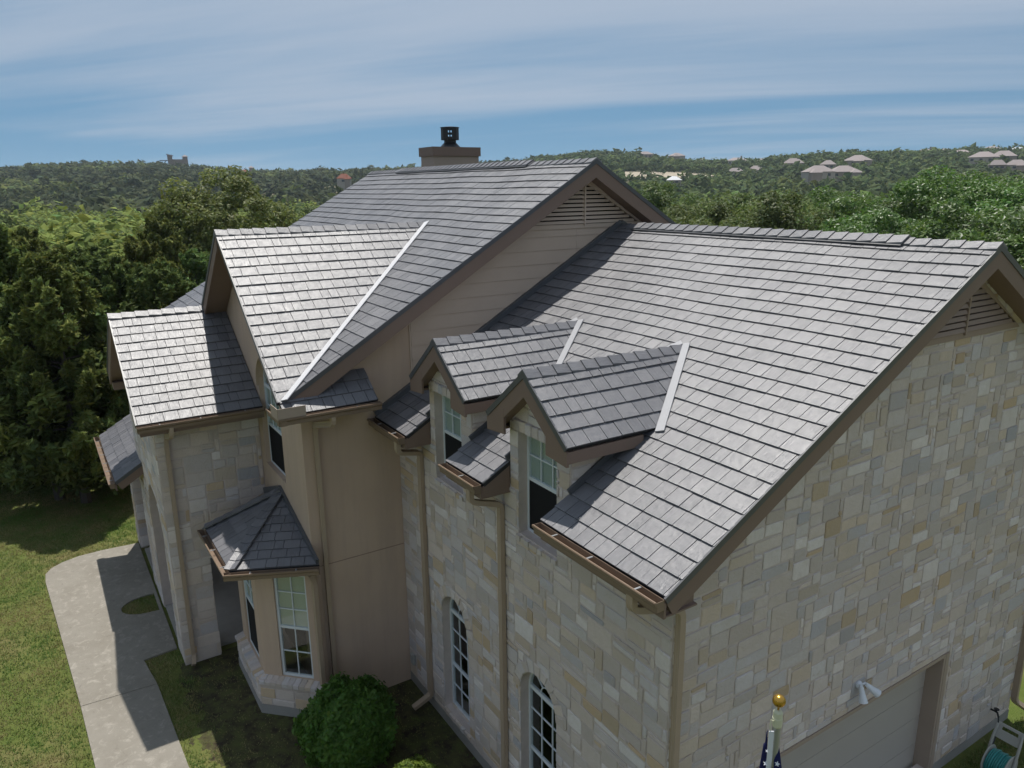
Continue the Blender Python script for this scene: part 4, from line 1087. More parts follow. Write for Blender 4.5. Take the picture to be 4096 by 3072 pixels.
# stars on the fold beside the pole
for U, V, r_ in ((3068, 3004, .011), (3063, 3054, .018), (3109, 3056, .018)):
    d = cr * ((U - 2048) / 3018.7) + cu * ((1536 - V) / 3018.7) + cf; k = (math.hypot(FX - CAM.x, FY - CAM.y) - .045) / math.hypot(d.x, d.y); c = CAM + d * k
    star(c, r_, CAM - c, Vector((.1, 0, 1))).build('star', M['whitecloth'], fg)
    if U > 3100:
        q = c - (CAM - c).normalized() * .012; MB().prism([q + cr * .014 + cu * .10, q - cr * .022 + cu * .02, q - cr * .03 - cu * .30, q + cr * .06 - cu * .30], CAM - c, .003).build('cloth_fold', M['navy'], fg)
# hose reel cart
HR = Vector((.38, 7.55, 0)); hr = empty('hose_reel', HR, 'grey plastic hose reel cart with teal hose by the garage', 'hose reel')
ua, ub_ = Vector((1, 0, 0)), Vector((0, 1, 0))
def hp(a, b, z): return HR + ua * a + ub_ * b + Vector((0, 0, z))
for s in (-1, 1):
    mb = MB(); mb.tube([hp(.20 * s, -.32, .03), hp(.205 * s, -.15, .40), hp(.20 * s, -.02, .80), hp(.19 * s, .06, 1.0)], [.018, .024, .024, .02], 8); mb.build('side_rail', M['greyplastic'], hr)
    mb = MB(); mb.tube([hp(.205 * s, -.15, .42), hp(.205 * s, .22, .06)], .02, 8); mb.build('rear_leg', M['greyplastic'], hr)
    MB().lathe(hp(.165 * s, -.14, .42), [(.02, -.012), (.24, -.010), (.25, 0), (.24, .010), (.02, .012)], 24, axis=(1, 0, 0)).build('reel_flange', M['greyplastic'], hr)
fh = Fr(hp(0, .0, .78), (1, 0, 0), Vector((0, .35, 1))); slab(MB(), fh, [rect(-.19, 0, .19, .26), [(-.13, .15), (.13, .15), (.12, .215), (-.12, .215)]], -.03, 0).build('handle_panel', M['greyplastic'], hr)
mb = MB()
for k in range(9):
    c = hp(-.135 + .034 * k, -.14, .42); rr = .185 + .02 * ((k * 7) % 3) / 2
    mb.tube([c + Vector((.012 * math.sin(t), math.cos(t) * rr, math.sin(t) * rr)) for t in [2 * math.pi * i / 22 for i in range(23)]], .019, 7, cap=False)
mb.build('hose_coil', M['hose'], hr, smooth=True)
MB().lathe(hp(0, -.14, .42), [(.15, -.16), (.15, .16)], 18, axis=(1, 0, 0)).build('reel_drum', M['greyplastic'], hr)
mb = MB(); mb.tube([(XE + .15, 8.58, .44), (XE + .20, 8.52, .25), (XE + .24, 8.3, .04), (XE + .34, 7.95, .03), hp(-.05, .05, .25), hp(-.02, -.02, .5)], .012, 7); mb.build('leader_hose', M['black'], hr)
# ------------------------------------------------------------------ ground
def _dir(U, V): return cr * ((U - 2048) / 3018.7) + cu * ((1536 - V) / 3018.7) + cf
SKY_PX = [(-900, 720), (-300, 700), (0, 692), (250, 674), (480, 668), (700, 672), (900, 690), (1100, 703), (1250, 700), (1500, 690), (1750, 680), (2000, 662), (2200, 642), (2400, 626), (2520, 632), (2650, 645), (2800, 658), (3000, 656), (3200, 638), (3400, 624), (3600, 621), (3800, 614), (4096, 612), (4500, 615), (5200, 630)]
SKY_T = []
for U, V in SKY_PX[::-1]:
    d = _dir(U, V); SKY_T.append((math.degrees(math.atan2(-d.x, d.y)), 900.0 * d.z / math.hypot(d.x, d.y)))
def skyline(az):
    """height of the hill tops above the camera at about 900 m, by compass direction (from +y towards -x)"""
    d = math.degrees(az)
    for (a, h0), (b, h1) in zip(SKY_T, SKY_T[1:]):
        if a <= d <= b:
            t = (d - a) / (b - a); t = t * t * (3 - 2 * t); return h0 + (h1 - h0) * t
    return 22
def sm(a, b, x):
    t = min(1, max(0, (x - a) / (b - a))); return t * t * (3 - 2 * t)
def terrain(x, y):
    dx, dy = x - CAM.x, y - CAM.y; r_ = math.hypot(dx, dy)
    if r_ < 45: return 0.0
    az = math.atan2(-dx, dy)
    top = skyline(az) + 9.8 - 4.0
    dip = -3.0 * sm(45, 140, r_)
    rise = sm(250, 900, r_) ** 1.15
    n = noise.noise(Vector((x / 160, y / 160, 3.1))) * 7 * sm(120, 500, r_) + noise.noise(Vector((x / 60, y / 60, 7.7))) * 1.6 * sm(80, 300, r_)
    back = -14 * sm(950, 1500, r_)
    return dip + (top - dip) * rise + n * (1 - .65 * rise) + back
def hit(U, V, d0=60, d1=1150, dh=0.0):
    """where the line of sight through a photo pixel (4096 wide) meets the terrain"""
    d = (cr * ((U - 2048) / 3018.7) + cu * ((1536 - V) / 3018.7) + cf); d.normalize()
    t = d0; last = None
    while t < d1:
        p = CAM + d * t
        if p.z - dh < terrain(p.x, p.y): return p, t
        t += 4
    return None, None
def ray_at(U, V, dist):
    d = (cr * ((U - 2048) / 3018.7) + cu * ((1536 - V) / 3018.7) + cf); h = math.hypot(d.x, d.y); return CAM + d * (dist / h)
rr_ = [0, 4, 8, 12, 16, 20, 25, 30, 36, 44, 54, 66, 80, 96, 115, 138, 165, 195, 230, 270, 310, 350, 390, 430, 470, 510, 550, 590, 630, 670, 710, 750, 790, 830, 870, 910, 960, 1030, 1150, 1350, 1700, 2400, 4000, 9000]
NA = 220; V = [(CAM.x, CAM.y, 0)]; F = []
for i, r_ in enumerate(rr_[1:]):
    for j in range(NA):
        a = 2 * math.pi * j / NA; x, y = CAM.x - math.sin(a) * r_, CAM.y + math.cos(a) * r_
        V.append((x, y, terrain(x, y) if r_ < 1600 else terrain(CAM.x - math.sin(a) * 1600, CAM.y + math.cos(a) * 1600) * max(0, 1 - (r_ - 1600) / 6000)))
for j in range(NA): F.append((0, 1 + (j + 1) % NA, 1 + j)[::-1])
for i in range(len(rr_) - 2):
    for j in range(NA):
        a = 1 + i * NA + j; b = 1 + i * NA + (j + 1) % NA; F.append((a, b, b + NA, a + NA))
def mat_ground():
    t = NT('lawn_and_hills'); p = t.pos()
    f = t.noise(p, 0.55, 6, 0.68, 0.5); f2 = t.noise(p, 3.5, 6, 0.7); f3 = t.noise(p, 32, 4, 0.7)
    lawn = t.ramp(f, [(0.30, (0.085, 0.125, 0.026)), (0.50, (0.140, 0.155, 0.046)), (0.66, (0.185, 0.165, 0.07)), (0.8, (0.23, 0.19, 0.10))])
    lawn = t.mixc(t.ramp(f2, [(0.45, (0, 0, 0)), (0.7, (0.8, 0.8, 0.8))]), lawn, (0.085, 0.12, 0.028))
    lawn = t.mixc(t.math('MULTIPLY', f3, 0.6), lawn, t.mixc(0.5, lawn, (0.05, 0.06, 0.02)))
    g = t.noise(p, 0.028, 6, 0.7, 0.3)
    hill = t.ramp(g, [(0.35, (0.045, 0.05, 0.028)), (0.52, (0.10, 0.095, 0.05)), (0.62, (0.26, 0.22, 0.15)), (0.75, (0.30, 0.27, 0.20))])
    # soil bed along the house front
    sp = t.n('ShaderNodeSeparateXYZ'); t.l(p, sp.inputs[0])
    x, y = sp.outputs[0], sp.outputs[1]
    wob = t.math('MULTIPLY', t.math('SUBTRACT', t.noise(p, 1.3, 4, 0.6), 0.5), 1.5)
    bed = t.math('MULTIPLY', t.math('MULTIPLY', t.math('GREATER_THAN', t.math('ADD', y, wob), -3.5), t.math('LESS_THAN', y, 0.6)), t.math('MULTIPLY', t.math('GREATER_THAN', x, -10.8), t.math('LESS_THAN', x, 0.2)))
    soil = t.ramp(f2, [(0.3, (0.030, 0.024, 0.017)), (0.6, (0.060, 0.047, 0.034)), (0.8, (0.085, 0.068, 0.05))])
    lawn = t.mixc(t.math('MULTIPLY', bed, t.ramp(f2, [(0.38, (1, 1, 1)), (0.62, (0.35, 0.35, 0.35))])), lawn, soil)
    ln = t.n('ShaderNodeVectorMath', operation='LENGTH'); t.l(p, ln.inputs[0])
    far = t.ramp(t.math('DIVIDE', ln.outputs['Value'], 400.0), [(0.10, (0, 0, 0)), (0.35, (1, 1, 1))])
    t.set(Base_Color=t.mixc(far, lawn, hill), Roughness=0.95, Specular_IOR_Level=0.1)
    t.bump(t.math('ADD', f3, f2), 0.8, 0.03); return t.m
gr = MB().add(V, F); gr = gr.build('ground', mat_ground(), None, center=False, smooth=True); tag(gr, kind='structure')
# concrete walk of two slabs with a planting pocket left open
wk = MB().prism([(-17.55, -3.46, -.03), (-17.55, -5.0, -.03), (-8.0, -5.0, -.03), (-8.0, -3.9, -.03)], (0, 0, 1), .05)
walk = wk.build('walkway', M['concrete'], None); tag(walk, kind='structure')
frW = Fr((0, 0, 0), (1, 0, 0), (0, 1, 0))
pocket = [(-13.32, -3.50)] + [(-13.80 + .46 * math.cos(t) * (1 if 1 else 1), -3.66 - .62 * math.sin(t)) for t in [math.pi * i / 14 for i in range(15)]] + [(-14.24, -3.50)]
outA = [(-17.55, -3.45), (-17.62, -4.4), (-17.58, -4.95), (-17.42, -5.35), (-17.2, -5.62), (-16.9, -5.76), (-16.4, -5.77), (-15.11, -5.68), (-10.37, -5.35), (-10.34, -4.70), (-10.30, -3.98), (-11.33, -4.10), (-11.42, -3.42)]
slab(MB(), frW, [ccw(outA), pocket], -.12, .035).build('slab', M['concrete'], walk)
outB = [(-10.355, -5.35), (-8.41, -5.25), (-5.2, -5.05), (-3.0, -4.9), (-3.0, -3.35), (-5.2, -3.55), (-7.5, -3.87), (-10.285, -3.98), (-10.325, -4.70)]
slab(MB(), frW, [ccw(outB)], -.12, .035).build('slab', M['concrete'], walk)
# driveway apron in front of the garage door
MB().box((-.30, 1.6, -.1), (9, 6.7, .018)).build('driveway', M['concrete'], None); tag(bpy.data.objects['driveway'], kind='structure')
ps = slab(MB(), frW, [pocket], -.1, -.01).build('soil', plain('dark_soil', (.035, .03, .02), .95, .1, 0, .4, 6, .8, 40), walk)

# ------------------------------------------------------------------ foliage helpers
def leaf_cloud(centers, normals, size, cols, rngl, aspect=1.6, flat=0.35):
    """one quad (bent along its middle) per centre"""
    n = len(centers)
    d = rngl.normal(size=(n, 3)); d = d * flat + normals; d /= np.linalg.norm(d, axis=1)[:, None] + 1e-9
    a = rngl.normal(size=(n, 3)); a -= d * (a * d).sum(1)[:, None]; a /= np.linalg.norm(a, axis=1)[:, None] + 1e-9
    b = np.cross(d, a); s = size * np.exp(np.clip(rngl.normal(0, .3, (n, 1)), -.6, .5))
    A, B = a * s * aspect * .5, b * s * .5
    V = np.stack([centers - A, centers + B * .9 - d * s * .12, centers + A, centers - B * .9 - d * s * .12], 1).reshape(-1, 3)
    C = np.repeat(cols, 4, 0)
    return V, C
def cloud_mesh(name, V, C, mat):
    n = len(V) // 4
    return mesh_np(name, V, np.arange(4 * n), np.full(n, 4), mat, {'Col': ('FLOAT_COLOR', np.concatenate([C, np.ones((len(C), 1))], 1))})
def jitter_cols(base, n, rngl, amt=.25):
    k = rngl.uniform(1 - amt, 1 + amt, (n, 1)); w = rngl.normal(0, .08, (n, 1))
    c = np.array(base)[None] * k; c[:, 0:1] *= 1 + w; c[:, 2:3] *= 1 - w; return np.clip(c, .002, 1)
def juniper(seed, H, R_, base):
    """ashe juniper: many upswept feathery sprays on a shaggy pointed-to-round crown"""
    g = np.random.default_rng(seed); P = []; N = []; K = []
    for i in range(230):
        t = g.uniform(.10, 1.0); ang = g.uniform(0, 6.283); prof = R_ * (1 - t) ** .55 * (.55 + .45 * math.sin(min(1, t * 3) * 1.57))
        prof *= 1 + .25 * math.sin(3 * ang + seed) + g.normal(0, .10)
        rr = prof * math.sqrt(g.uniform(.35, 1.0)); c = np.array([math.cos(ang) * rr, math.sin(ang) * rr, H * t])
        out = np.array([math.cos(ang) * .55, math.sin(ang) * .55, .95]); out /= np.linalg.norm(out)
        L = g.uniform(.5, 1.05) * (.6 + .5 * (1 - t)); m = int(g.uniform(130, 190))
        s = g.uniform(0, 1, m) ** .8
        w = L * .36 * (1 - s * .75)
        q = c + out * (s * L)[:, None] + g.normal(size=(m, 3)) * w[:, None] * .62
        P.append(q); N.append(out * .9 + g.normal(size=(m, 3)) * .75)
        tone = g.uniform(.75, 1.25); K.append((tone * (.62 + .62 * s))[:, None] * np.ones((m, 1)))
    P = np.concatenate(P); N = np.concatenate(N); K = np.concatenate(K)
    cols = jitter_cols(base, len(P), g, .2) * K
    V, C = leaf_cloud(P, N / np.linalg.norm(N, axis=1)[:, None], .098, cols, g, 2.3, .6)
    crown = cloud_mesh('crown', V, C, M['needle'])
    mb = MB(); mb.tube([(0, 0, -.2), (.06, .03, H * .3), (-.05, .06, H * .6), (0, 0, H * .93)], [.17, .13, .08, .02], 7)
    for i in range(16):
        z = H * g.uniform(.15, .8); a = g.uniform(0, 6.28); L = R_ * (1 - z / H) ** .5 * g.uniform(.6, 1.0)
        mb.tube([(0, 0, z), (math.cos(a) * L * .5, math.sin(a) * L * .5, z + .15), (math.cos(a) * L, math.sin(a) * L, z + .5)], [.05, .03, .012], 5)
    # a few dead pale twigs
    tm = mesh_np('trunk', mb.v, [i for f in mb.f for i in f], [len(f) for f in mb.f], M['greybark'])
    return crown, tm
def broadleaf(seed, H, R_, base, leaf=.125, nclump=130, per=260, trunk_h=.28, wide=1.0, gap=.0, mat=None, open_=False, bark=None):
    """round crown of leaf clumps carried on forking limbs"""
    g = np.random.default_rng(seed); mb = MB(); tips = []
    def limb(p, d, L, r0, lev):
        p = np.array(p, float); d = np.array(d, float) / np.linalg.norm(d); pts = [p.copy()]; rad = [r0]
        n = 4
        for i in range(n):
            d = d + g.normal(0, .20 if lev else .08, 3) + np.array([0, 0, .05]); d /= np.linalg.norm(d); p = p + d * L / n; pts.append(p.copy()); rad.append(r0 * (1 - .5 * (i + 1) / n))
        mb.tube([tuple(q) for q in pts], rad, 7 if lev < 2 else 5)
        if lev >= 3: tips.append(p); return
        for k in range(3 if lev else 5):
            a = g.uniform(0, 6.283); sp = g.uniform(.5, 1.0) * (1.25 if open_ else 1.0)
            e = d + np.array([math.cos(a) * sp, math.sin(a) * sp, g.uniform(-.25, .45)]); e[:2] *= wide
            limb(pts[-1] if k < 2 else pts[-2], e, L * g.uniform(.62, .85), rad[-1] * .72, lev + 1)
    limb((0, 0, -.2), (g.normal(0, .06), g.normal(0, .06), 1), H * trunk_h + .2, H * .032, 0)
    tips = np.array(tips); tips = tips[g.permutation(len(tips))]
    cen = np.array([0, 0, H * .60]); P = []; N = []; K = []
    for i in range(nclump):
        # clumps on an uneven shell of the crown; some hang from the limb tips
        v = g.normal(size=3); v /= np.linalg.norm(v); v[2] = v[2] * .9 + .12
        lob = 1 + .16 * math.sin(3.1 * math.atan2(v[1], v[0]) + seed) + .12 * math.sin(5 * v[2] + seed * 2) + g.normal(0, .07)
        sc = np.array([R_, R_, H * .40]) * lob * g.uniform(.62, 1.0) ** .6
        c = cen + v * sc
        if i < len(tips) * .5: c = c * .45 + tips[i % len(tips)] * .55
        if c[2] < H * (.16 if not open_ else .42): continue
        cr_ = R_ * g.uniform(.14, .25); m = int(per * g.uniform(.7, 1.3))
        u = g.normal(size=(m, 3)); u /= np.linalg.norm(u, axis=1)[:, None]; rad = g.uniform(.25, 1, (m, 1)) ** .5
        q = c + u * rad * cr_ * np.array([1.15, 1.15, .72]); P.append(q)
        out = (c - cen) / np.linalg.norm(c - cen); N.append(u * .7 + out * .35 + np.array([0, 0, .55])); K.append(np.full((m, 1), g.uniform(.78, 1.22)))
    P = np.concatenate(P); N = np.concatenate(N); K = np.concatenate(K)
    cols = jitter_cols(base, len(P), g, .22) * K
    V, C = leaf_cloud(P, N / np.linalg.norm(N, axis=1)[:, None], leaf, cols, g, 1.7, .45)
    return cloud_mesh('crown', V, C, mat or M['leaf']), mesh_np('trunk', mb.v, [i for f in mb.f for i in f], [len(f) for f in mb.f], bark or M['bark'])
def plant_tree(name, protos, i, x, y, s, label, cat='tree', group=None, rz=None, sz=1.0, dz=0.0):
    cm, tm = protos[i % len(protos)]
    e = empty(name, (x, y, terrain(x, y) + dz), label, cat, group, random.uniform(0, 6.28) if rz is None else rz); e.scale = (s, s, s * sz)
    for nm, me in (('crown', cm), ('trunk', tm)):
        o = bpy.data.objects.new(nm, me); COL.objects.link(o); o.parent = e
    return e
JUN = [juniper(11, 7.6, 2.6, (.122, .162, .048)), juniper(12, 6.9, 2.4, (.112, .160, .050)), juniper(13, 8.2, 2.2, (.140, .168, .046)), juniper(14, 6.2, 2.5, (.120, .175, .052))]
OAK = [broadleaf(21, 9.0, 4.2, (.120, .168, .044)), broadleaf(22, 8.4, 3.9, (.125, .180, .046)), broadleaf(23, 9.5, 4.4, (.108, .150, .044))]
BRT = [broadleaf(31, 9.4, 4.0, (.090, .165, .030), leaf=.10, nclump=130, per=480, mat=M['glossleaf']), broadleaf(32, 8.6, 4.3, (.100, .175, .034), leaf=.10, nclump=130, per=480, mat=M['glossleaf'])]
LIVE = [broadleaf(41, 10.5, 4.3, (.175, .225, .055), leaf=.14, nclump=200, per=220, trunk_h=.26, wide=1.3, open_=True)]
# juniper thicket beyond the lawn
spots = []
g = np.random.default_rng(5)
for U, D in ((-140, 30), (30, 28), (170, 27), (320, 28.5), (430, 31), (560, 29), (-60, 33), (110, 31), (250, 33), (400, 35), (520, 33), (640, 34), (700, 31), (760, 38), (20, 40), (180, 42), (330, 44), (470, 41), (600, 44), (720, 46), (850, 44), (-100, 48), (60, 52), (240, 54), (420, 52), (560, 56), (700, 58), (830, 54), (950, 60), (-260, 30), (-250, 40), (-420, 34)):
    p = ray_at(U + g.uniform(-25, 25), 800, D + g.uniform(-1, 1)); spots.append((p.x, p.y))
for i, (x, y) in enumerate(spots):
    if x > -19.5: x = -19.5 - random.random()
    plant_tree('juniper_tree', JUN, i, x, y, g.uniform(.86, 1.04) * (1 if i < 6 or i > 28 else .95), ('broad tall', 'mid-sized', 'narrow pointed', 'low spreading')[i % 4] + ' olive juniper ' + ('at the lawn edge of the thicket' if i < 6 or i > 28 else 'deep inside the thicket'), group='junipers beyond the lawn', sz=g.uniform(.92, 1.05))
# broad live oak standing above the thicket
p = ray_at(930, 900, 60); plant_tree('live_oak', LIVE, 0, p.x, p.y, 1.03, 'broad live oak with open dark limbs rising above the junipers', rz=.8)
for k, (U, D, s) in enumerate(((520, 88, .80), (1130, 86, .85), (1210, 96, .9), (1310, 80, .8), (1240, 110, 1.0))):
    p = ray_at(U, 850, D); plant_tree('oak_tree', OAK, k, p.x, p.y, s, 'mid green oak tree behind the juniper thicket', group='oaks behind the thicket')
# trees behind the garage and main roofs
for k, (U, D, s) in enumerate(((2930, 46, .95), (3180, 45, .90), (2800, 58, .92), (3420, 60, 1.0), (2680, 66, 1.0), (3060, 62, 1.0), (3330, 52, .95))):
    p = ray_at(U, 900, D); plant_tree('oak_tree', OAK, k + 1, p.x, p.y, s, 'dull green oak tree standing behind the garage ridge', group='oaks behind the garage')
for k, (U, D, s) in enumerate(((3560, 40, .93), (3790, 36, .92), (4010, 34, .98), (3690, 47, 1.05), (3920, 46, 1.1), (4150, 42, 1.1), (3480, 52, 1.0), (4260, 34, 1.0), (3800, 58, 1.1), (4060, 58, 1.15))):
    p = ray_at(U, 900, D); plant_tree('elm_tree', BRT, k, p.x, p.y, s, 'bright leafy green tree crowding behind the garage gable', group='leafy trees behind the garage')
p = ray_at(3270, 900, 40); plant_tree('juniper_tree', JUN, 1, p.x, p.y, .84, 'small olive juniper between the oaks behind the garage')
# far woods: one mass of crowns on the valley floor and the hills
def blob(seed, n=3):
    g = np.random.default_rng(seed); V = []; F = []
    import bmesh
    bm = bmesh.new(); bmesh.ops.create_icosphere(bm, subdivisions=2, radius=1.0)
    for v in bm.verts:
        k = 1 + .34 * noise.noise(v.co * 1.7 + Vector((seed * 3.3, 0, 0))) + .26 * noise.noise(v.co * 4.1 + Vector((0, seed, 0))); v.co *= k; v.co.z = v.co.z * .8
    bm.verts.ensure_lookup_table(); V = np.array([v.co[:] for v in bm.verts]); F = np.array([[v.index for v in f.verts] for f in bm.faces]); bm.free(); return V, F
BL_ = [blob(i) for i in range(5)]
HOUSE_SITES = []
def blocked(x, y):
    for hx, hy, hr_ in HOUSE_SITES:
        dx, dy = x - hx, y - hy
        if abs(dx) > 75 or abs(dy) > 75: continue
        l = math.hypot(hx - CAM.x, hy - CAM.y); ux, uy = (CAM.x - hx) / l, (CAM.y - hy) / l
        al = dx * ux + dy * uy; la = abs(-dx * uy + dy * ux)
        if (-hr_ < al < hr_ and la < hr_) or (hr_ <= al < hr_ + 40 and la < hr_ * .9 and (x * 7.3 + y * 3.1) % 1 < .93): return True      # open yards below each house
    return False
def woods(name, r0, r1, spacing, size, palette, dens, kindlabel, az0=20, az1=96, leafy=170, lsz=.34):
    g = np.random.default_rng(int(r0)); pts = []
    area = .5 * math.radians(az1 - az0) * (r1 * r1 - r0 * r0); n = int(area / (spacing * spacing))
    Vs = []; Fs = []; Cs = []; k = 0
    for i in range(n):
        r_ = math.sqrt(g.uniform(r0 * r0, r1 * r1)); a = math.radians(g.uniform(az0, az1)); x, y = CAM.x - math.sin(a) * r_, CAM.y + math.cos(a) * r_
        c, w = palette(x, y, r_, math.degrees(a), g)
        if g.uniform() > w: continue
        s = size * g.uniform(.65, 1.35) * (1.25 if g.uniform() < .08 else 1)
        if blocked(x, y): continue
        z = terrain(x, y)
        if leafy is not None:
            m = leafy if r_ > 130 or leafy < 100 else int(leafy * 2.2); lz = lsz if m == leafy else lsz * .70; u = g.normal(size=(m, 3)); u /= np.linalg.norm(u, axis=1)[:, None]
            lob = (1 + .25 * np.sin(3 * np.arctan2(u[:, 1], u[:, 0]) + i) + .2 * np.sin(6 * u[:, 2] + i))[:, None]
            q = np.array([x, y, z + s * .95]) + u * s * lob * g.uniform(.75, 1.0, (m, 1)) * np.array([1, 1, .85])
            V, C = leaf_cloud(q, u * .8 + np.array([0, 0, .45]), s * lz, jitter_cols(c, m, g, .28), g, 1.4, .4)
            Vs.append(V); Cs.append(C); Fs.append((np.arange(len(V)).reshape(-1, 4) + k)); k += len(V)
        else:
            B, Fb = BL_[g.integers(5)]; t = g.uniform(0, 6.28); ct, st = math.cos(t), math.sin(t)
            V = B * s; V = np.stack([V[:, 0] * ct - V[:, 1] * st, V[:, 0] * st + V[:, 1] * ct, V[:, 2]], 1) + np.array([x, y, z + s * .55])
            Vs.append(V); Cs.append(np.repeat(jitter_cols(c, 1, g, .25), len(V), 0)); Fs.append(Fb + k); k += len(V)
    V = np.concatenate(Vs); F = np.concatenate(Fs); C = np.concatenate(Cs)
    me = mesh_np(name, V, F.ravel(), np.full(len(F), F.shape[1]), M['farleaf'], {'Col': ('FLOAT_COLOR', np.concatenate([C, np.ones((len(C), 1))], 1))})
    o = link(name, me); tag(o, kindlabel, 'woodland', kind='stuff'); return o
def nz(x, y, s, o=0.0): return noise.noise(Vector((x / s, y / s, o)))
def pal_valley(x, y, r_, a, g):
    k = nz(x, y, 45, 2.0)
    if a > 56: c = (.20, .27, .07) if k > -.18 else (.105, .155, .05)
    else: c = (.135, .205, .058) if k > -.1 else (.09, .135, .045)
    return c, (.35 if 44 < a < 72 else 1.0)
def pal_hill(x, y, r_, a, g):
    k = nz(x, y, 70, 5.0); q = nz(x, y, 34, 9.0)
    if a > 56:      # drier juniper hill with clearings
        w = .92 if q < .10 else (.10 if r_ > 380 else .8)
        c = (.066, .086, .038) if k < .22 else (.11, .145, .05)
    else:
        w = .95 if q < .30 else .55
        c = (.075, .112, .040) if k < .1 else (.105, .155, .048)
    if g.uniform() < .06: c = (.12, .16, .045)
    return c, w
HAZE = 0.00013
# ------------------------------------------------------------------ houses on the hills
FM = {'dark': plain('far_brown_stone', (.19, .155, .13), .85, .2, 0, .12, .4), 'wall': plain('far_wall', (.30, .25, .21), .85, .2, 0, .1, .3), 'stone': plain('far_stone_wall', (.40, .36, .31), .85, .2, 0, .12, .4), 'roof': plain('far_shingle_roof', (.30, .26, .25), .9, .2, 0, .1, .5), 'white': plain('far_white_roof', (.62, .62, .62), .7, .3), 'red': plain('far_clay_roof', (.22, .085, .055), .9, .2), 'win': plain('far_window', (.03, .035, .045), .3, .5)}
def hip_roof(mb, x0, x1, y0, y1, z, rise, ov=.5):
    x0 -= ov; x1 += ov; y0 -= ov; y1 += ov; w = min(x1 - x0, y1 - y0) / 2
    if x1 - x0 >= y1 - y0: r0, r1 = (x0 + w, (y0 + y1) / 2, z + rise), (x1 - w, (y0 + y1) / 2, z + rise)
    else: r0, r1 = ((x0 + x1) / 2, y0 + w, z + rise), ((x0 + x1) / 2, y1 - w, z + rise)
    c = [(x0, y0, z), (x1, y0, z), (x1, y1, z), (x0, y1, z)]
    if x1 - x0 >= y1 - y0: mb.add(c + [r0, r1], [(0, 1, 5, 4), (1, 2, 5), (2, 3, 4, 5), (3, 0, 4), (3, 2, 1, 0)])
    else: mb.add(c + [r0, r1], [(0, 1, 4), (1, 2, 5, 4), (2, 3, 5), (3, 0, 4, 5), (3, 2, 1, 0)])
def far_house(U, V, wpx, dist, label, group, style=0, roofm='roof', turn=None, hs=4.6):
    """U,V: where its foot stands in the photograph; size follows from the distance of the ground there"""
    d = _dir(U, V); h = math.hypot(d.x, d.y); base = CAM + d * (dist / h)
    gz_ = terrain(base.x, base.y)
    W = max(8.0, min(34.0, wpx / 3018.7 * dist * .82)); D = W * random.uniform(.55, .75); H = hs * (1 if W > 13 else .8)
    az = math.atan2(-(base.x - CAM.x), base.y - CAM.y) + (random.uniform(-.5, .5) if turn is None else turn)
    e = empty('hillside_house', (base.x, base.y, min(gz_, base.z)), label, 'house', group, az)
    HOUSE_SITES.append((base.x, base.y, W * .62)); dz = max(0.0, base.z - gz_) + 1.2
    WLOC[e] = Vector((0, 0, 0))
    def loc(mb, name, mat):
        me = mesh_np(name, mb.v, [i for f in mb.f for i in f], [len(f) for f in mb.f], mat)
        o = bpy.data.objects.new(name, me); COL.objects.link(o); o.parent = e; return o
    wx, wy = W / 2, D / 2
    m = MB(); m.box((-wx, -wy, -3), (wx, wy, dz + H)); 
    m2 = MB(); hip_roof(m2, -wx, wx, -wy, wy, dz + H, H * (.62 if hs > 4 else .95))
    wl_ = loc(m, 'wall', FM['stone' if style % 2 else 'wall']); loc(m2, 'roof', FM[roofm])
    if style in (1, 2, 4):
        s = random.choice((-1, 1)); m = MB(); m.box((s * wx * .2, -wy - D * .35, -3), (s * wx * .95, -wy + .01, dz + H * .85)); loc(m, 'wing', FM['wall'])
        m2 = MB(); xa, xb = sorted((s * wx * .2, s * wx * .95)); hip_roof(m2, xa, xb, -wy - D * .35, wy * .3, dz + H * .86, H * .6); loc(m2, 'wing_roof', FM[roofm])
    if style in (2, 3):
        m = MB(); m.box((wx * .35, -.8, dz + H), (wx * .35 + 1.4, .6, dz + H * 1.95)); loc(m, 'chimney', FM['wall'])
    for i in range(3):
        x = -wx * .7 + i * wx * .62
        if style in (1, 2, 4) and abs(x) > wx * .18 and random.random() < .4: continue
        m = MB(); m.box((x - .9, -wy - .06, dz + H * .35), (x + .9, -wy + .02, dz + H * .75)); loc(m, 'window', FM['win'])
    return e
STY = (', plain box', ', stone with front wing', ', with wing and chimney', ', stone with chimney', ', tan with front wing')
gl = 'grey roofed house half hidden in trees on the hill slope'; gr_ = 'tan grey roofed house on the crest of the hill'
for i, (U, V, w, dist) in enumerate(((2580, 641, 62, 820), (2706, 648, 62, 800), (2806, 661, 40, 860), (2945, 668, 92, 780), (3052, 664, 56, 800), (3140, 652, 30, 900), (3225, 654, 52, 900), (3288, 645, 40, 950), (3344, 654, 58, 820), (3406, 633, 60, 900), (3465, 639, 60, 880), (3518, 639, 56, 880), (3585, 645, 68, 800), (3700, 634, 74, 860), (3775, 622, 40, 940), (3840, 640, 86, 800), (3962, 622, 66, 900))):
    far_house(U, V, w, dist, gr_ + STY[i % 5], 'houses on the crest', i % 5)
for i, (U, V, w, dist) in enumerate(((2940, 712, 70, 620), (3022, 702, 60, 640), (3172, 680, 80, 660), (3428, 672, 95, 620), (3310, 684, 62, 600), (3270, 722, 118, 520), (3370, 722, 118, 530), (3930, 660, 100, 640), (4010, 656, 90, 650), (3985, 690, 60, 560), (4062, 690, 70, 560))):
    far_house(U, V, w, dist, gl + STY[(i + 1) % 5], 'houses on the slope', (i + 1) % 5, hs=4.0)
far_house(4070, 628, 70, 900, 'white roofed house on the crest of the hill', None, 0, 'white', hs=4)
far_house(2695, 745, 40, 480, 'small white roofed shed among trees below the cleared lot', None, 0, 'white', hs=3)
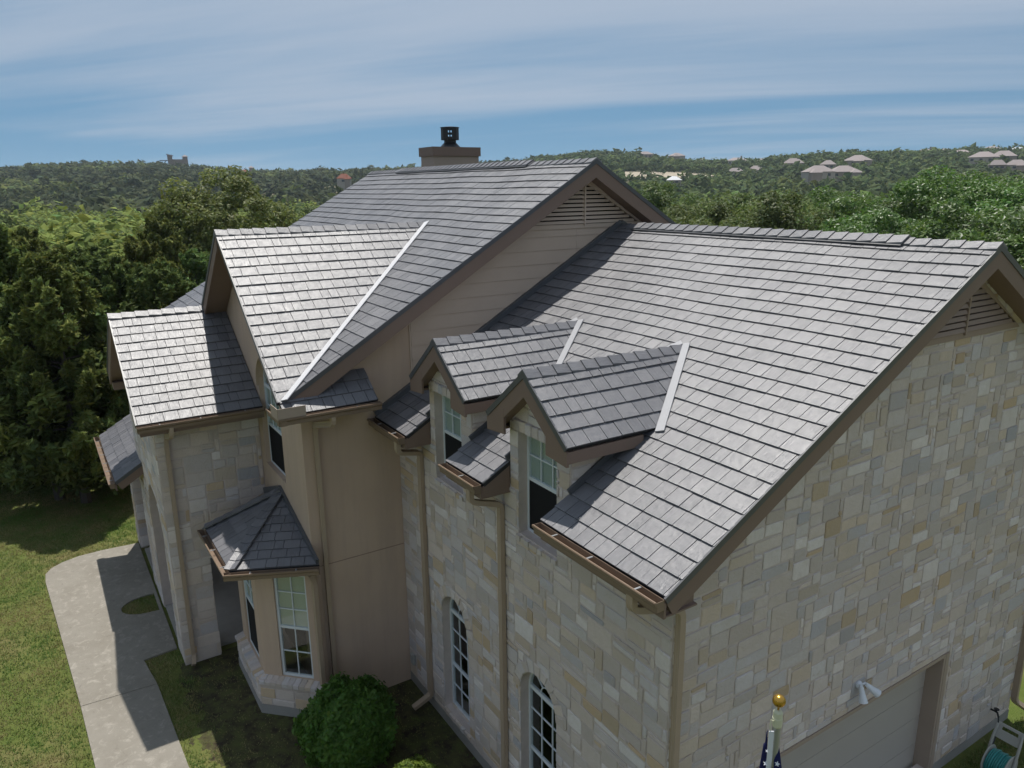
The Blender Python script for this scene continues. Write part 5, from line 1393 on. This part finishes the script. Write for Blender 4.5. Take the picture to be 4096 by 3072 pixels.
far_house(1378, 742, 60, 520, 'red roofed house among trees beyond the main roof', None, 1, 'red', hs=4)
# crest house with two stubby towers, and the villa beside it
d = _dir(715, 674); base = CAM + d * (900 / math.hypot(d.x, d.y)); gz_ = terrain(base.x, base.y); HOUSE_SITES.append((base.x, base.y, 14))
az = math.atan2(-(base.x - CAM.x), base.y - CAM.y)
def local_thing(name, base, label, cat, parts, az):
    e = empty(name, base, label, cat, None, az); WLOC[e] = Vector((0, 0, 0)); e.scale = (1.2, 1.2, 1.2)
    for nm, mb, mt in parts:
        me = mesh_np(nm, mb.v, [i for f in mb.f for i in f], [len(f) for f in mb.f], mt); o = bpy.data.objects.new(nm, me); COL.objects.link(o); o.parent = e
    return e
kw = MB(); kw.box((-8, -5, -8), (5, 6, 7.6))
t1 = MB(); t1.add([(3.2, -5.6, -8), (8.6, -5.6, -8), (8.6, 3, -8), (3.2, 3, -8), (4.0, -5.2, 9.6), (8.0, -5.2, 9.6), (8.0, 2.6, 9.6), (4.0, 2.6, 9.6)], [(4, 5, 6, 7), (0, 1, 5, 4), (1, 2, 6, 5), (2, 3, 7, 6), (3, 0, 4, 7)])
t1r = MB(); hip_roof(t1r, 4, 8, -5.2, 2.6, 9.9, 1.6, .7)
t2 = MB(); t2.box((-8.2, -4.6, 7.5), (-4.2, 1.5, 11.4)); t2r = MB(); t2r.add([(-8.6, -5, 11.4), (-3.4, -5, 10.2), (-3.4, 2, 10.2), (-8.6, 2, 11.4), (-8.6, -5, 12.2), (-3.4, -5, 10.8), (-3.4, 2, 10.8), (-8.6, 2, 12.2)], [(4, 5, 6, 7), (0, 1, 5, 4), (1, 2, 6, 5), (2, 3, 7, 6), (3, 0, 4, 7)])
wn = MB(); wn.box((-4.5, -5.1, 1.5), (0, -4.9, 2.8)); dk = MB()
for z in (2.2, 6.4): dk.box((-14.5, -4.5, z), (-8.05, 2, z + .5))
for x in (-14, -10.5): dk.box((x, -4.3, -8), (x + .4, -3.9, 6.4))
dk.beam((-14, -4.4, 2.4), (-9, -4.4, 6.4), .3, .4)
local_thing('tower_house', (base.x, base.y, base.z), 'square stone house with two stubby towers alone on the hilltop', 'house', [('wall', kw, FM['dark']), ('tower', t1, FM['dark']), ('tower_roof', t1r, FM['roof']), ('tower', t2, FM['dark']), ('tower_roof', t2r, FM['roof']), ('window', wn, FM['win']), ('deck', dk, FM['win'])], az)
d = _dir(995, 706); base = CAM + d * (880 / math.hypot(d.x, d.y)); gz_ = terrain(base.x, base.y); HOUSE_SITES.append((base.x, base.y, 10))
hw_ = MB(); hw_.box((-8, -4, -6), (1, 4, 3.2)); hr2 = MB(); hip_roof(hr2, -8, 1, -4, 4, 3.4, 2.6); tw = MB(); tw.box((1, -3, -6), (4.2, 1.5, 7.4)); twr = MB(); hip_roof(twr, 1, 4.2, -3, 1.5, 7.4, 1.6, 1.0)
local_thing('villa', (base.x, base.y, base.z), 'small villa with slim watch tower on the hill shoulder', 'house', [('wall', hw_, FM['stone']), ('roof', hr2, FM['red']), ('tower', tw, FM['wall']), ('tower_roof', twr, FM['roof'])], az)

# cleared building lot with pale caliche soil and low retaining walls
LOT = []
for U in range(2500, 2861, 12):
    row = []
    for V in np.linspace(690 + max(0, U - 2640) * .05, 722 - max(0, U - 2640) * .06, 7):
        p, t = hit(U, V, 120, 900); row.append(None if p is None else (p.x, p.y, terrain(p.x, p.y) + .5))
    LOT.append(row)
mb = MB()
for i in range(len(LOT) - 1):
    for j in range(6):
        q = [LOT[i][j], LOT[i + 1][j], LOT[i + 1][j + 1], LOT[i][j + 1]]
        if all(q) and max(math.dist(q[0], x) for x in q) < 60: mb.add(q, [(0, 1, 2, 3)])
for row in LOT:
    for q in row:
        if q: HOUSE_SITES.append((q[0], q[1], 3.2))
if mb.v: tag(mb.build('cleared_lot', plain('caliche_soil', (.36, .31, .24), .95, .1, 0, .3, .25), None), kind='structure')
woods('valley_woods', 62, 250, 5.2, 3.6, pal_valley, 1, 'bright green valley woods below the hills', leafy=400, lsz=.17)
woods('hill_woods', 250, 1020, 6.4, 3.7, pal_hill, 1, 'dark wooded hillsides to the skyline', leafy=30, lsz=.58)

# ------------------------------------------------------------------ shrubs, lawn
def shrub(seed, r_, hz, base, n, leaf):
    g = np.random.default_rng(seed); u = g.normal(size=(n, 3)); u /= np.linalg.norm(u, axis=1)[:, None]
    lob = 1 + .07 * np.sin(5 * np.arctan2(u[:, 1], u[:, 0]) + seed) + .05 * np.sin(9 * u[:, 2]) + .05 * np.sin(11 * u[:, 0] + 7 * u[:, 1])
    # dense little tufts on a clipped shell
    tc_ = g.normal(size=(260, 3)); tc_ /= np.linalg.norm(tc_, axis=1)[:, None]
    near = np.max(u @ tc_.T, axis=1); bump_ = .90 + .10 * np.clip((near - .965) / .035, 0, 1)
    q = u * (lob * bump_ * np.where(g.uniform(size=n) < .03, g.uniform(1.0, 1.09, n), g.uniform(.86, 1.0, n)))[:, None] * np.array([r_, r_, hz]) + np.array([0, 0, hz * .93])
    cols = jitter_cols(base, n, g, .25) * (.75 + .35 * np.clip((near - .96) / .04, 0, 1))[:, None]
    ok = q[:, 2] > .03
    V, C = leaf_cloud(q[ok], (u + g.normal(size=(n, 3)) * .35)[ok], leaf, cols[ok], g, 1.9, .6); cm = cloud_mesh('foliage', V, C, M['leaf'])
    mb = MB()
    for i in range(7):
        a = i * .9; mb.tube([(0, 0, -.05), (.2 * math.cos(a), .2 * math.sin(a), hz * .5), (.6 * r_ * math.cos(a), .6 * r_ * math.sin(a), hz * 1.2)], [.03, .022, .01], 5)
    return cm, mesh_np('stem', mb.v, [i for f in mb.f for i in f], [len(f) for f in mb.f], M['bark'])
for (x, y, r_, hz, nl, col, lb, lf) in ((-6.15, -1.40, .83, .74, 26000, (.080, .185, .030), 'round clipped dark green shrub by the stucco wall', .05), (-4.62, -.86, .42, .37, 7000, (.15, .21, .035), 'small yellow green shrub before the arched window', .05)):
    cm, tm = shrub(int(-x * 10), r_, hz, col, nl, lf)
    e = empty('shrub', (x, y, 0), lb, 'shrub')
    for nm, me in (('foliage', cm), ('stem', tm)):
        o = bpy.data.objects.new(nm, me); COL.objects.link(o); o.parent = e
def in_poly(x, y, poly):
    c = False
    for i in range(len(poly)):
        (x0, y0), (x1, y1) = poly[i], poly[i - 1]
        if (y0 > y) != (y1 > y) and x < (x1 - x0) * (y - y0) / (y1 - y0) + x0: c = not c
    return c
def grass():
    g = np.random.default_rng(77); P = []; S = []; K = []
    foot = [(-19.2, -1.4), (-10.7, -3.4), (-10.7, -2.4), (-8.2, -2.45), (-7.6, -1.3), (-7.6, .45), (0, .45), (0, 9.6), (-19, 10.6)]
    n = 105000
    xs = g.uniform(-26, -4.0, n); ys = g.uniform(-10.5, 0.4, n)
    ox, oy = xs, ys
    for x, y, ja, jb in zip(xs, ys, g.normal(0, .035, n), g.normal(0, .035, n)):
        rx, ry = x, y; x, y = x + ja, y + jb
        if in_poly(x, y, outA) and not (in_poly(x, y, pocket)): continue
        if in_poly(x, y, outB) or in_poly(x, y, foot): continue
        if x > -17 and x < -10.6 and y > -3.45 and not in_poly(x, y, pocket): continue
        bed = (y > -3.5 + .7 * nz(x, y, .8)) and x > -10.8
        if bed and g.uniform() > .16 + .3 * max(0, nz(x, y, .5, 4)): continue
        x, y = rx, ry; P.append((x, y)); k = nz(x, y, 1.1, 1.0) + .5 * nz(x, y, .3, 2.0); K.append(k); S.append(.5 if bed else 1)
    xs = g.uniform(-.2, 1.6, 6000); ys = g.uniform(6.75, 10.5, 6000)
    for x, y in zip(xs, ys): P.append((x, y)); K.append(-.1); S.append(1)
    P = np.array(P); K = np.array(K); n = len(P); bl = 3
    base = np.repeat(np.concatenate([P, np.zeros((n, 1))], 1), bl, 0); base[:, :2] += g.normal(0, .03, (n * bl, 2)); m = n * bl
    a = g.uniform(0, 6.283, m); lean = g.uniform(.2, 1.0, m); L = g.uniform(.03, .075, m) * np.repeat(np.array(S), bl)
    w = .0075
    d = np.stack([np.cos(a), np.sin(a), np.zeros(m)], 1); s = np.stack([-np.sin(a), np.cos(a), np.zeros(m)], 1)
    tip = base + d * (L * lean)[:, None] + np.array([0, 0, 1]) * (L * (1 - .35 * lean))[:, None]
    V = np.stack([base - s * w, base + s * w, tip], 1).reshape(-1, 3)
    kk = np.repeat(K, bl)[:, None]; t = np.clip(.5 + kk * 1.1 + g.normal(0, .28, (m, 1)), 0, 1)
    C = np.array([.090, .165, .030])[None] * (1 - t) + np.array([.27, .225, .10])[None] * t
    C = np.repeat(C, 3, 0)
    me = mesh_np('lawn_grass', V, np.arange(3 * m), np.full(m, 3), M['grassblade'], {'Col': ('FLOAT_COLOR', np.concatenate([C, np.ones((len(C), 1))], 1))})
    tag(link('lawn_grass', me), 'patchy green and straw coloured lawn grass', 'grass', kind='stuff')
grass()
# iron fence behind the far garage corner
fe = empty('iron_fence', (1.0, 11.2, 0), 'black iron picket fence behind the garage corner', 'fence')
for z in (.25, 1.25): MB().box((-.3, 11.18, z), (3.0, 11.21, z + .035)).build('rail', M['black'], fe)
for i in range(26): MB().box((-.28 + i * .13, 11.188, 0), (-.262 + i * .13, 11.206, 1.4)).build('picket', M['black'], fe)

# air between here and the hills
hz_ = MB().box((-9300, -9300, -60), (9300, 9300, 78)); hzm = bpy.data.materials.new('haze'); hzm.use_nodes = True
ht = hzm.node_tree; ht.nodes.clear(); ho = ht.nodes.new('ShaderNodeOutputMaterial'); hv = ht.nodes.new('ShaderNodeVolumePrincipled')
hv.inputs['Color'].default_value = (.74, .86, 1.0, 1); hv.inputs['Density'].default_value = HAZE; hv.inputs['Anisotropy'].default_value = .2
ht.links.new(hv.outputs[0], ho.inputs['Volume'])
tag(hz_.build('haze', hzm, None), kind='stuff')
